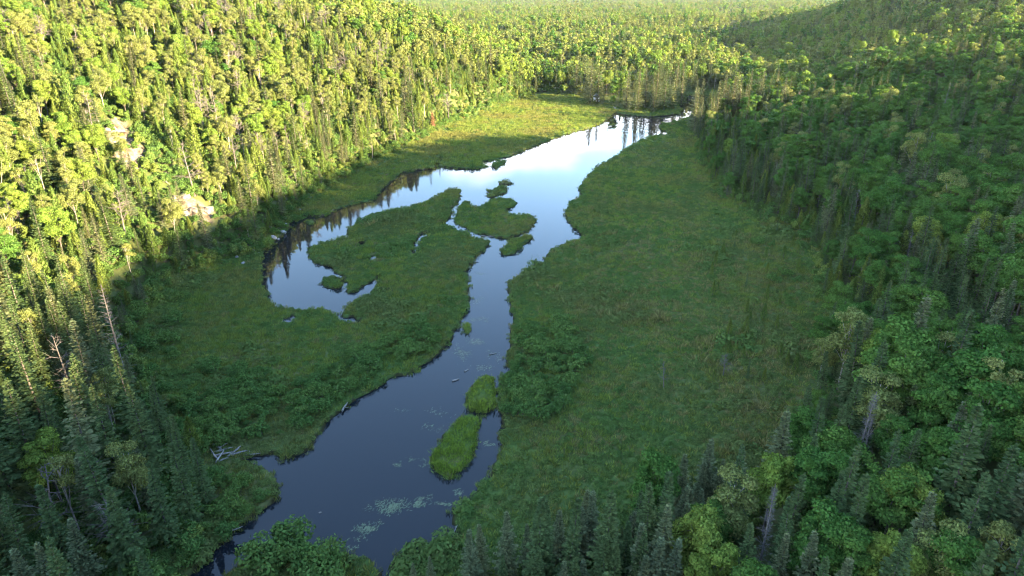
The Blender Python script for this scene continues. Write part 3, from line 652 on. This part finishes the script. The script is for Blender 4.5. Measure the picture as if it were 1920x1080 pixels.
NAMES = {'spruce': 'spruce_tree', 'maple': 'maple_tree', 'birch': 'birch_tree', 'cedar': 'cedar_tree', 'snag': 'dead_tree', 'dead_spruce': 'dead_spruce', 'rusty_spruce': 'dead_spruce'}
LIMIT = {'spruce': 300, 'maple': 300, 'birch': 300, 'cedar': 300, 'snag': 80, 'dead_spruce': 60, 'rusty_spruce': 3}
seen_labels = set(); rest = []
def plant(kind, pat, x, y, z, h, turn, name, label, group, cat='tree', tilt=0.0):
    pr = PRO[kind][pat]; e = bpy.data.objects.new(name, None); COL.objects.link(e); e.empty_display_size = .5
    e.location = (x, y, z); s = h/pr['H']; w = s*random.uniform(.9, 1.12); e.scale = (w, w, s); e.rotation_euler = (tilt, tilt*.5, turn)
    for nm, me in (('trunk', pr['t']), ('crown' if kind not in ('snag',) else 'branches', pr['c'])):
        o = bpy.data.objects.new(nm, me); COL.objects.link(o); o.parent = e
        if nm == 'branches': o.name = 'bare_crown'
    return tag(e, label, cat, group)
cnt = {}
for i in np.argsort(-vis):
    k, p, x, y, h, turn, hero = TREES[i]
    ok = vis[i] >= 4 and cnt.get(k, 0) < LIMIT[k]
    if ok:
        sd = float(marsh_sd(x, y)); zn, gp = zone(x, y, sd); size_ = 'small ' if h < 6 else 'tall ' if h > 14.5 and 'tall' not in PRO[k][p]['look'] else ''
        lab = f"{size_}{PRO[k][p]['look']} {zn}, crown {word(int(CU[i]*100))} percent across, {word(int(CV[i]*100))} percent down the photo"
        if len(lab.replace(',', '').split()) > 16: lab = lab.replace(' the photo', '')
        if lab in seen_labels: ok = False
    if not ok: rest.append(i); continue
    seen_labels.add(lab); cnt[k] = cnt.get(k, 0)+1
    plant(k, p, x, y, float(TZ[i])-.05, h, turn, NAMES[k], lab, gp, 'tree', random.gauss(0, .035))
print('single trees', cnt, 'of', len(TREES))

# ---------------------------------------------------------------- the uncountable rest, scattered from the same patterns
def scatter(name, meshes, pts, scl, rot, pick):
    """one object: points carrying turn, size and pattern number, grown by geometry nodes"""
    col = bpy.data.collections.new(name+'_patterns')
    for i, me in enumerate(meshes):
        col.objects.link(bpy.data.objects.new(f'{name}_pattern_{i:02d}', me))
    me = bpy.data.meshes.new(name); me.vertices.add(len(pts)); me.vertices.foreach_set('co', np.asarray(pts, np.float32).ravel())
    for nm, ty, dat in (('size', 'FLOAT_VECTOR', scl), ('turn', 'FLOAT_VECTOR', rot), ('pick', 'INT', pick)):
        a = me.attributes.new(nm, ty, 'POINT')
        if ty == 'INT': a.data.foreach_set('value', np.asarray(dat, np.int32))
        else: a.data.foreach_set('vector', np.asarray(dat, np.float32).ravel())
    o = ob(name, me); ng = bpy.data.node_groups.new(name, 'GeometryNodeTree')
    ng.interface.new_socket('Geometry', in_out='INPUT', socket_type='NodeSocketGeometry'); ng.interface.new_socket('Geometry', in_out='OUTPUT', socket_type='NodeSocketGeometry')
    gi = ng.nodes.new('NodeGroupInput'); go = ng.nodes.new('NodeGroupOutput'); ip = ng.nodes.new('GeometryNodeInstanceOnPoints'); ci = ng.nodes.new('GeometryNodeCollectionInfo')
    ci.inputs['Collection'].default_value = col; ci.inputs['Separate Children'].default_value = True; ci.inputs['Reset Children'].default_value = True
    def attr(nm, ty):
        a = ng.nodes.new('GeometryNodeInputNamedAttribute'); a.data_type = ty; a.inputs['Name'].default_value = nm
        return next(s for s in a.outputs if s.enabled and s.name == 'Attribute')
    L = ng.links.new
    L(gi.outputs[0], ip.inputs['Points']); L(ci.outputs[0], ip.inputs['Instance']); ip.inputs['Pick Instance'].default_value = True
    L(attr('pick', 'INT'), ip.inputs['Instance Index'])
    er = ng.nodes.new('FunctionNodeEulerToRotation'); L(attr('turn', 'FLOAT_VECTOR'), er.inputs[0]); L(er.outputs[0], ip.inputs['Rotation'])
    L(attr('size', 'FLOAT_VECTOR'), ip.inputs['Scale']); L(ip.outputs[0], go.inputs[0])
    md = o.modifiers.new('scatter', 'NODES'); md.node_group = ng
    return tag(o, kind='stuff')
STUFF = {'spruce': ('spruce_forest', 'mass of spruces filling the woods behind the single trees'), 'maple': ('maple_forest', 'mass of green maples filling the woods behind the single trees'), 'birch': ('birch_forest', 'mass of pale birches filling the hillsides behind the single trees'), 'cedar': ('cedar_forest', 'mass of small cedars filling the gaps on the slopes')}
for k in STUFF:
    near = [PR['full'] for PR in PRO[k]]; far_ = FARP[k]; ms = near+[f[0] for f in far_]; P, S_, T_, Q = [], [], [], []
    for i in rest:
        if TREES[i][0] != k: continue
        _, p, x, y, h, turn, _h = TREES[i]
        off_frame = abs(x) > .84*y+45
        if PD[i] > 330 or off_frame: j = random.randrange(len(far_)); H0 = far_[j][1]; q = len(near)+j
        else: H0 = PRO[k][p]['H']; q = p
        s = h/H0; w = s*random.uniform(.9, 1.15)*(1.25 if y > 1500 else 1.0)
        P.append((x, y, TZ[i]-.05)); S_.append((w, w, s)); T_.append((random.gauss(0, .03), random.gauss(0, .03), turn)); Q.append(q)
    tag(scatter(STUFF[k][0], ms, P, S_, T_, Q), STUFF[k][1], 'forest')
# ---------------------------------------------------------------- alder bushes on the banks
ALD = [([(340, 770), (400, 700), (470, 690), (560, 725), (640, 680), (720, 650), (800, 605), (835, 640), (760, 690), (690, 722), (625, 760), (560, 815), (500, 840), (420, 830), (370, 805)], 2.1, .36, 'left marsh', 1.9),
 ([(955, 700), (975, 620), (1060, 610), (1110, 680), (1080, 750), (1015, 795), (950, 800), (940, 740)], 1.9, .24, 'right bank', 2.0), ([(1110, 740), (1170, 730), (1180, 790), (1120, 800)], 2.6, .4, 'right marsh', 1.5),
 ([(395, 905), (430, 898), (500, 905), (516, 925), (440, 992), (375, 1062), (330, 1090), (300, 1040), (340, 950)], 2.3, .12, 'near left bank', 2.3),
 ([(420, 1090), (500, 1040), (545, 1028), (600, 1045), (620, 1100)], 2.2, .1, 'near bank', 2.6),
 ([(255, 640), (300, 575), (340, 560), (330, 640), (350, 720), (300, 690)], 3.2, .35, 'left marsh', 1.8), ([(1380, 420), (1480, 470), (1520, 600), (1480, 700), (1420, 640), (1440, 540)], 4.2, .45, 'right marsh', 1.6)]
nb = 0; alders = []
for poly, sp, gate, where, h0 in ALD:
    P = poly_xy(poly); X, Y = np.meshgrid(np.arange(P[:, 0].min(), P[:, 0].max(), sp), np.arange(P[:, 1].min(), P[:, 1].max(), sp))
    X = (X+RNG.uniform(-.45, .45, X.shape)*sp).ravel(); Y = (Y+RNG.uniform(-.45, .45, Y.shape)*sp).ravel()
    ok = inside(X, Y, P) & (fbm(X/7., Y/7., 71, 2) > gate) & (wet_at(X, Y) < .2)
    for x, y in zip(X[ok], Y[ok]): alders.append((x, y, h0*random.uniform(.5, 1.3), where))
AZ = ground_z(np.array([a[0] for a in alders]), np.array([a[1] for a in alders]))
for (x, y, h, where), z in zip(alders, AZ):
    u, v, d = project(x, y, z+h*.6); pu, pv = int(u/19.2), int(v/10.8); p = random.randrange(2)
    if not (0 <= pu < 100 and 0 <= pv < 100) or nb >= 300: continue
    lab = f"{PRO['alder'][p]['look']} on the {where}, {word(pu)} percent across, {word(pv)} percent down the photo"
    if lab in seen_labels: lab = lab.replace('bush', 'shrub', 1)
    if lab in seen_labels: lab = lab.replace('rounded', 'low rounded').replace('spreading', 'low spreading')
    if lab in seen_labels: continue
    seen_labels.add(lab); nb += 1
    plant('alder', p, x, y, float(z)-.05, h, random.uniform(0, 6.28), 'alder_bush', lab, 'alder bushes on the '+where, 'bush')
print('alder bushes', nb)

# ---------------------------------------------------------------- ground cover of the marsh
def marsh_points(sp, y0, y1, seed):
    r = np.random.default_rng(seed); X, Y = np.meshgrid(np.arange(-92, 116, sp), np.arange(y0, y1, sp))
    X = (X+r.uniform(-.48, .48, X.shape)*sp).ravel(); Y = (Y+r.uniform(-.48, .48, Y.shape)*sp).ravel()
    ok = (marsh_sd(X, Y) < 5) & (wet_at(X, Y) < .2); return X[ok], Y[ok], r
SEDGE_XY = [poly_xy(p) for p in SEDGE]
DP, DS, DT, DQ = [], [], [], []; HP, HS, HT, HQ = [], [], [], []; GP, GS_, GT, GQ = [], [], [], []
LEFTFAR = poly_xy([(480, 500), (560, 402), (700, 305), (830, 243), (1020, 174), (1150, 205), (1140, 226), (1000, 278), (900, 318), (750, 327), (620, 404), (570, 425)])
for sp, y0, y1, sd_ in ((.85, 44, 150, 1), (1.15, 150, 240, 2), (1.7, 240, 425, 3)):
    X, Y, r = marsh_points(sp, y0, y1, sd_); Z = ground_z(X, Y); w = wet_at(X, Y)
    gr = fbm(X/9., Y/9., 81, 3); tall = 1+1.3*sstep(.50, .66, fbm(X/12., Y/12., 85, 3))*(Y < 190); edge = w > .03; lf = inside(X, Y, LEFTFAR)
    onsedge = np.zeros(len(X), bool)
    for P in SEDGE_XY: onsedge |= inside(X, Y, P)
    for x, y, z, g_, e, l_, os_, tl in zip(X, Y, Z, gr, edge, lf, onsedge, tall):
        if os_: continue
        q = random.random(); grassy = q < (.88 if l_ else .72 if g_ > .52 else .22) and not (e and q > .6)
        s = random.uniform(.7, 1.35)*(sp/.85)**.6
        if not grassy: s *= 1+(tl-1)*random.random()
        if not grassy and g_ < .40 and random.random() < .5: s *= .7
        t = (random.gauss(0, .08), random.gauss(0, .08), random.uniform(0, 6.28))
        dry = random.random() < .42*math.exp(-((x-34)/26)**2-((y-135)/55)**2)+(.10 if g_ > .5 else .02)
        if dry: DP.append((x, y, z-.05)); DS.append((s*1.1, s*1.1, s*random.uniform(.5, .8))); DT.append(t); DQ.append(random.randrange(3))
        elif grassy: GP.append((x, y, z-.05)); GS_.append((s*1.1, s*1.1, s*random.uniform(.6, .95))); GT.append(t); GQ.append(random.randrange(3))
        else: HP.append((x, y, z-.06)); HS.append((s, s, s*random.uniform(.6, 1.15)*(1.2 if e else 1))); HT.append(t); HQ.append(random.randrange(4))
r = np.random.default_rng(9); X, Y = np.meshgrid(np.arange(-92, 116, .7), np.arange(44, 330, .7)); X = (X+r.uniform(-.4, .4, X.shape)).ravel(); Y = (Y+r.uniform(-.4, .4, Y.shape)).ravel()
w = wet_at(X, Y); ok = (w > .25) & (w < .97) & (r.random(X.shape) < .34) & (fbm(X/5., Y/5., 97, 2) > .42)
for x, y in zip(X[ok], Y[ok]):
    s = random.uniform(.5, 1.0); GP.append((x, y, -.08)); GS_.append((s, s, s*random.uniform(.6, 1.1))); GT.append((random.gauss(0, .15), random.gauss(0, .15), random.uniform(0, 6.28))); GQ.append(random.randrange(3))
tag(scatter('heath_shrub_cover', [make_clump(90+i).mesh('heath_clump', M['heath']) for i in range(4)], HP, HS, HT, HQ), 'low green leatherleaf cover over the marsh', 'ground cover')
tag(scatter('sedge_grass', [make_tuft(95+i).mesh('sedge_tuft', M['sedge']) for i in range(3)], GP, GS_, GT, GQ), 'fine sedge grass spread between the marsh shrubs', 'grass')
tag(scatter('dry_sedge_grass', [make_tuft(98+i).mesh('dry_sedge_tuft', M['dry_sedge']) for i in range(3)], DP, DS, DT, DQ), 'tan dry sedge mixed into the green meadow', 'grass')
# undergrowth between the trees
UP, US, UT, UQ = [], [], [], []
for x0, x1, y0, y1, sp, test in ((-230, 60, 40, 480, 2.1, lambda X, Y: X < np.interp(Y, XL_Y, XL_X)+14), (0, 190, 35, 330, 3.6, lambda X, Y: X > np.interp(Y, XR_Y, XR_X)-12)):
    X, Y = np.meshgrid(np.arange(x0, x1, sp), np.arange(y0, y1, sp)); X = (X+RNG.uniform(-.48, .48, X.shape)*sp).ravel(); Y = (Y+RNG.uniform(-.48, .48, Y.shape)*sp).ravel()
    S = marsh_sd(X, Y); ok = (S > 1.0) & (S < 95) & wedge(X, Y) & test(X, Y) & ((X-LAND[0])**2+(Y-LAND[1])**2 > 60)
    for P in SCARS: ok &= ~inside(X, Y, P) | (fbm(X/3., Y/3., 57, 2) > .60)
    X, Y = X[ok], Y[ok]
    for x, y, z in zip(X, Y, ground_z(X, Y)):
        s = random.uniform(.5, 1.25); UP.append((x, y, z-.05)); US.append((s, s, s)); UT.append((0, 0, random.uniform(0, 6.28))); UQ.append(random.randrange(3))
und = [PRO['alder'][0]['full'], PRO['alder'][1]['full']]; j = make_bush(44, 2.6, 1.3, 7, 140); und.append(j[1].mesh('undergrowth_leaves', M['cedar']))
tag(scatter('undergrowth', und, UP, US, UT, UQ), 'leafy undergrowth between the trees on the slopes', 'undergrowth')

# ---------------------------------------------------------------- sedge islets in the river
for P, lab, hh in ((SEDGE_XY[0], 'upper grassy green islet in the river beside the alder bank', 1.0), (SEDGE_XY[1], 'largest long grassy islet in the middle of the near river', 1.0), (SEDGE_XY[2], 'tiny bright tuft of sedge standing in the narrow channel', .8)):
    P = P.mean(0)+(P-P.mean(0))*.87-[0, .5]; P = np.array([P[i]*(1-t)+P[(i+1) % len(P)]*t for i in range(len(P)) for t in (0, .25, .5, .75)]); P = P+RNG.normal(0, .16, P.shape); cx, cy = P.mean(0); n = len(P); inner = (P-[cx, cy])*.72; g = Geo()
    ring0 = np.c_[(P-[cx, cy])*1.0, np.full(n, -.5)]; ring1 = np.c_[(P-[cx, cy])*.95, np.full(n, .12)]; ring2 = np.c_[inner, np.full(n, .28)]
    V = np.concatenate([ring0, ring1, ring2, [[0, 0, .32]]]); F4 = [[a*n+i, a*n+(i+1) % n, (a+1)*n+(i+1) % n, (a+1)*n+i] for a in range(2) for i in range(n)]
    g.add(V, F4); g.f3.append(np.array([[2*n+i, 2*n+(i+1) % n, 3*n] for i in range(n)]))
    root = bpy.data.objects.new('sedge_islet', None); COL.objects.link(root); root.location = (cx, cy, .12)
    tag(root, lab, 'islet', 'grassy islets in the river'); ob('peat_mound', g.mesh('peat_mound', M['marsh']), root)
    area = .5*abs(np.dot(P[:, 0], np.roll(P[:, 1], 1))-np.dot(P[:, 1], np.roll(P[:, 0], 1))); k = int(area*95)
    X = RNG.uniform(P[:, 0].min()-.5, P[:, 0].max()+.5, k*3); Y = RNG.uniform(P[:, 1].min()-.5, P[:, 1].max()+.5, k*3); ok = inside(cx+(X-cx)*.93+RNG.normal(0, .18, X.shape), cy+(Y-cy)*.93+RNG.normal(0, .18, X.shape), P); X = X[ok][:k]; Y = Y[ok][:k]; k = len(X)
    gb = Geo(); h = hh*RNG.uniform(.3, .9, k)*(.1+1.3*fbm(X/1.2, Y/1.2, 5, 3)); u = np.c_[RNG.normal(0, .55, k), RNG.normal(-.25, .55, k), np.ones(k)]
    c_ = np.c_[X-cx, Y-cy, np.full(k, .12)]+u/np.linalg.norm(u, axis=1, keepdims=True)*h[:, None]*.5
    gb.kites(c_, u, np.cross(u, unit(k, RNG)), h, RNG.uniform(.06, .13, k), .01)
    so = ob('sedge', gb.mesh('sedge', M['islet_sedge']), root); so['kind'] = 'stuff'

# ---------------------------------------------------------------- floating pondweed
WEED = [(735, 950, 34, 18, 300), (690, 990, 22, 14, 130), (787, 938, 16, 12, 110), (830, 945, 25, 6, 40), (868, 660, 26, 16, 110), (890, 640, 26, 12, 90), (900, 598, 18, 7, 60), (893, 512, 14, 5, 40), (1000, 445, 14, 5, 30), (1002, 480, 10, 4, 24), (805, 765, 40, 12, 40), (815, 800, 34, 12, 36), (917, 835, 16, 8, 40), (745, 870, 10, 8, 26), (790, 865, 22, 10, 36), (900, 690, 30, 10, 50), (660, 1030, 10, 8, 24), (930, 665, 10, 20, 40), (855, 925, 16, 8, 40), (896, 560, 16, 12, 30), (690, 1008, 25, 8, 18)]
m, nt, o = mat('pondweed'); p = nd(nt, 'ShaderNodeBsdfPrincipled', i_Roughness=.45); ge = nd(nt, 'ShaderNodeNewGeometry')
nt.links.new(ramp(nt, ge.outputs['Random Per Island'], [(.0, (.032, .058, .020)), (.6, (.052, .082, .028)), (1.0, (.09, .11, .05))]), p.inputs['Base Color']); nt.links.new(p.outputs[0], o.inputs[0])
gw = Geo()
for u, v, ru, rv, n in WEED:
    c_ = []
    cl = [(random.gauss(0, .45), random.gauss(0, .45)) for _ in range(max(3, n//14))]
    for _ in range(int(n*1.2)):
        a, b = random.choice(cl); x, y = unp(u+(a+random.gauss(0, .24))*ru, v+(b+random.gauss(0, .24))*rv); c_.append((x, y, .012+random.random()*.008))
    c_ = np.array(c_); ok = wet_at(c_[:, 0], c_[:, 1]) > .9; c_ = c_[ok]
    if not len(c_): continue
    a = RNG.normal(.9, .5, len(c_)); uu = np.c_[np.cos(a), np.sin(a), 0*a]
    gw.kites(c_, uu, np.c_[-uu[:, 1], uu[:, 0], 0*a], RNG.uniform(.18, .65, len(c_)), RNG.uniform(.04, .10, len(c_)), 0.0)
tag(ob('floating_pondweed', gw.mesh('floating_pondweed', m)), 'pale green pondweed leaves floating in patches on the river', 'pondweed', kind='stuff')

# ---------------------------------------------------------------- driftwood, fallen logs, rocks
def log(name, a, b, rad, label, group, twigs=2):
    a = np.array(a, float); b = np.array(b, float); mid = (a+b)/2; g = Geo(); L = np.linalg.norm(b-a); r = RNG
    pts = np.stack([a-mid, (a-mid)*.4+r.normal(size=3)*.04*L*.5, (b-mid)*.4+r.normal(size=3)*.04*L*.5, b-mid]); g.tube(pts, [rad, rad*.9, rad*.7, rad*.35], 7)
    me = g.mesh(name, M['driftwood']); o = ob(name, me, None, tuple(mid))
    if twigs:
        for k in range(twigs):
            t = Geo(); s = r.uniform(.2, .8); p0 = pts[0]*(1-s)+pts[3]*s; t.tube([p0, p0+r.normal(size=3)*[.3, .3, .12]*L*.5+[0, 0, .08*L]], [rad*.4, rad*.12], 5); ob('branch_stub', t.mesh('branch_stub', M['driftwood']), o)
    return tag(o, label, 'log', group)
DRIFT = [((402, 838), (420, 852), .14, 'upper steep bleached log of the driftwood heap by the inlet'), ((398, 856), (438, 846), .13, 'pale log lying across the top of the driftwood heap'), ((404, 862), (440, 858), .12, 'straight light log in the middle of the driftwood heap'), ((408, 874), (422, 851), .11, 'short upright-leaning log in the driftwood heap'),
 ((405, 872), (430, 866), .12, 'lowest pale log at the foot of the driftwood heap'), ((428, 862), (450, 848), .10, 'thin slanting pole at the river side of the heap'), ((432, 860), (466, 854), .12, 'long grey log reaching from the heap along the inlet'), ((440, 856), (454, 847), .09, 'short grey stick propped between two longer logs'),
 ((458, 858), (490, 856), .09, 'slim dark log floating at the mouth of the inlet'), ((413, 845), (428, 838), .09, 'small stick at the back of the driftwood heap'), ((410, 868), (396, 850), .10, 'crosswise grey log at the forest end of the heap')]
for i, ((u1, v1), (u2, v2), r_, lab) in enumerate(DRIFT):
    a = unp(u1, v1); b = unp(u2, v2); z = .45+.12*(i % 4); log('driftwood_log', (a[0], a[1], z), (b[0], b[1], z+random.uniform(-.1, .35)), r_*1.25, lab, 'logs of the driftwood heap', 1)
for (u1, v1), (u2, v2), r_, lab, z in (((848, 715), (861, 711), .16, 'forked pale log floating in the river above the islets', .08), ((871, 697), (879, 693), .14, 'short white log floating upstream of the forked one', .06), ((918, 665), (931, 662), .13, 'thin grey log floating near the alder bank', .06), ((642, 774), (653, 754), .16, 'white log sloping from the grassy bank into the water', .35),
        ((432, 1000), (457, 993), .10, 'bleached branch hanging from the near bank over dark water', .35), ((828, 233), (848, 231), .22, 'pale fallen trunk at the foot of the sunlit slope', .7), ((570, 377), (585, 375), .14, 'thin white log lying on the far left meadow', .6), ((675, 314), (688, 313), .14, 'small white log in the grass below the cedars', .6), ((851, 1003), (858, 992), .07, 'short forked stick at the tip of the lower right bank', .4), ((884, 490), (898, 492), .12, 'dark sunken branch off the tip of the middle marsh', .1), ((902, 443), (938, 444), .13, 'brown log along the muddy edge of the marsh lobe', .2)):
    a = unp(u1, v1); b = unp(u2, v2); log('fallen_log', (a[0], a[1], z), (b[0], b[1], z*(1.6 if z > .3 else 1)), r_, lab, 'loose logs in the valley', 2)
for k, (u1, v1, u2, v2) in enumerate([(345, 285, 367, 300), (420, 340, 452, 352), (590, 255, 612, 262), (300, 330, 318, 345)]):
    a = hit(u1, v1, .8); b = hit(u2, v2, .8); log('fallen_log', (*a, float(ground_z(*a))+.6), (*b, float(ground_z(*b))+.6), .16, ['leaning white trunk right of the upper rock scar', 'fallen pale trunk right of the lower rock scar', 'pale windfall high among the cedars', 'short pale windfall between the two rock scars'][k], 'loose logs in the valley', 2)
def rock(name, x, y, z, s, label, group, m_, seed, flat=.7, cat='rock'):
    r = np.random.default_rng(seed); n = 46; v = unit(n, r)
    import bmesh
    bm = bmesh.new()
    for q in v*r.uniform(.75, 1.1, (n, 1))*[1, r.uniform(.7, 1), flat]: bm.verts.new(q*s)
    bmesh.ops.convex_hull(bm, input=bm.verts); loose = [q for q in bm.verts if not q.link_faces]
    for q in loose: bm.verts.remove(q)
    me = bpy.data.meshes.new(name); bm.to_mesh(me); bm.free(); me.materials.append(m_)
    o = ob(name, me, None, (x, y, z)); o.rotation_euler = (0, 0, r.uniform(0, 6)); return tag(o, label, cat, group)
ROCKS = [(472, 472, 1.5, 'biggest pale boulder on the wooded shore of the pool'), (486, 475, .8, 'small boulder just beside the biggest pale one'), (456, 492, .8, 'dark-footed rock where the shore meets the marsh'), (444, 481, .7, 'low rock among bushes left of the biggest boulder'), (511, 446, 1.5, 'broad grey boulder at the water by the tree reflections'), (522, 450, .7, 'small white boulder at the foot of the broad grey one'), (532, 436, 1.1, 'pointed boulder above the dark water'), (527, 433, .8, 'pale rock next to the pointed boulder'), (508, 427, .9, 'grey slab under the cedars above the shore'), (535, 420, .8, 'uppermost pale rock of the pool shore'), (524, 427, .9, 'flat rock between slab and pointed boulder'), (503, 452, .8, 'leaning rock in front of the broad grey boulder'), (497, 455, .7, 'lichen-grey rock below the leaning one'), (562, 392, .6, 'small lone rock at the edge of the far meadow')]
for k, (u, v, s, lab) in enumerate(ROCKS):
    x, y = hit(u, v, .3); rock('boulder', x, y, max(float(ground_z(x, y)), 0)+s*.15, s*.72, lab, 'boulders along the wooded shore', M['rock'], 200+k)
x, y = unp(568, 994); rock('river_stone', x, y, .1, .42, 'single white stone standing out of the near river', None, M['pale_rock'], 300, .6, 'stone')
x, y = unp(600, 961); rock('river_stone', x, y, .0, .24, 'small half-sunken stone upstream of the white one', None, M['pale_rock'], 301, .4, 'stone')
SR = []
for k, P in enumerate(SCARS[:2]):
    r = np.random.default_rng(400+k); n = 0
    while n < (13, 11)[k]:
        q = P.min(0)+r.random(2)*(P.max(0)-P.min(0))
        if not inside(np.array([q[0]]), np.array([q[1]]), P)[0]: continue
        s = r.uniform(.5, 1.7); z = float(ground_z(*q)); u, v, d = project(q[0], q[1], z)
        lab = f"angular pale rock on the {'upper' if k == 0 else 'lower'} scar, {word(int(u/19.2))} percent across, {word(int(v/10.8))} percent down the photo"
        if lab in seen_labels: lab = lab.replace('angular', 'blocky')
        if lab in seen_labels: continue
        seen_labels.add(lab); rock('scree_rock', q[0], q[1], z+s*.1, s, lab, 'rocks on the bare scars', M['pale_rock'], 420+k*40+n, .8); n += 1

# ---------------------------------------------------------------- the white shed at the head of the pool
sx, sy = SHED; sz_ = float(ground_z(sx, sy))
root = bpy.data.objects.new('white_shed', None); COL.objects.link(root); root.location = (sx, sy, sz_); root.rotation_euler = (0, 0, .25)
tag(root, 'small white shed half hidden by spruces at the pool head', 'shed')
def box(g, x0, x1, y0, y1, z0, z1):
    g.add([(x0, y0, z0), (x1, y0, z0), (x1, y1, z0), (x0, y1, z0), (x0, y0, z1), (x1, y0, z1), (x1, y1, z1), (x0, y1, z1)], [[0, 3, 2, 1], [4, 5, 6, 7], [0, 1, 5, 4], [1, 2, 6, 5], [2, 3, 7, 6], [3, 0, 4, 7]])
g = Geo(); box(g, -1.3, 1.3, -1.5, 1.5, -.3, 2.9); ob('wall', g.mesh('shed_wall', M['white_paint']), root)
g = Geo(); g.add([(-1.6, -1.8, 2.85), (0, -1.8, 4.1), (1.6, -1.8, 2.85), (-1.6, 1.8, 2.85), (0, 1.8, 4.1), (1.6, 1.8, 2.85)], [[0, 1, 4, 3], [1, 2, 5, 4], [0, 3, 5, 2]]); g.f3.append(np.array([[0, 2, 1], [3, 4, 5]])); ob('roof', g.mesh('shed_roof', M['roof']), root)
g = Geo(); box(g, -.45, .45, -1.56, -1.503, 0, 2.0); dr = ob('door', g.mesh('shed_door', M['door']), root)

# ---------------------------------------------------------------- the air of the valley
g = Geo(); box(g, -4600, 4600, -900, 8600, float(GZ.min())-1.5, max(float(GZ.max())+26, CAM_H+20)); 
m, nt, o = mat('valley_haze'); pv = nd(nt, 'ShaderNodeVolumePrincipled'); pv.inputs['Color'].default_value = (.93, .95, 1.0, 1); pv.inputs['Density'].default_value = .000024; pv.inputs['Anisotropy'].default_value = .65
nt.links.new(pv.outputs[0], o.inputs['Volume'])
HAZE = tag(ob('haze', g.mesh('haze', m)), 'thin pale evening haze filling the valley air', 'haze', kind='stuff')
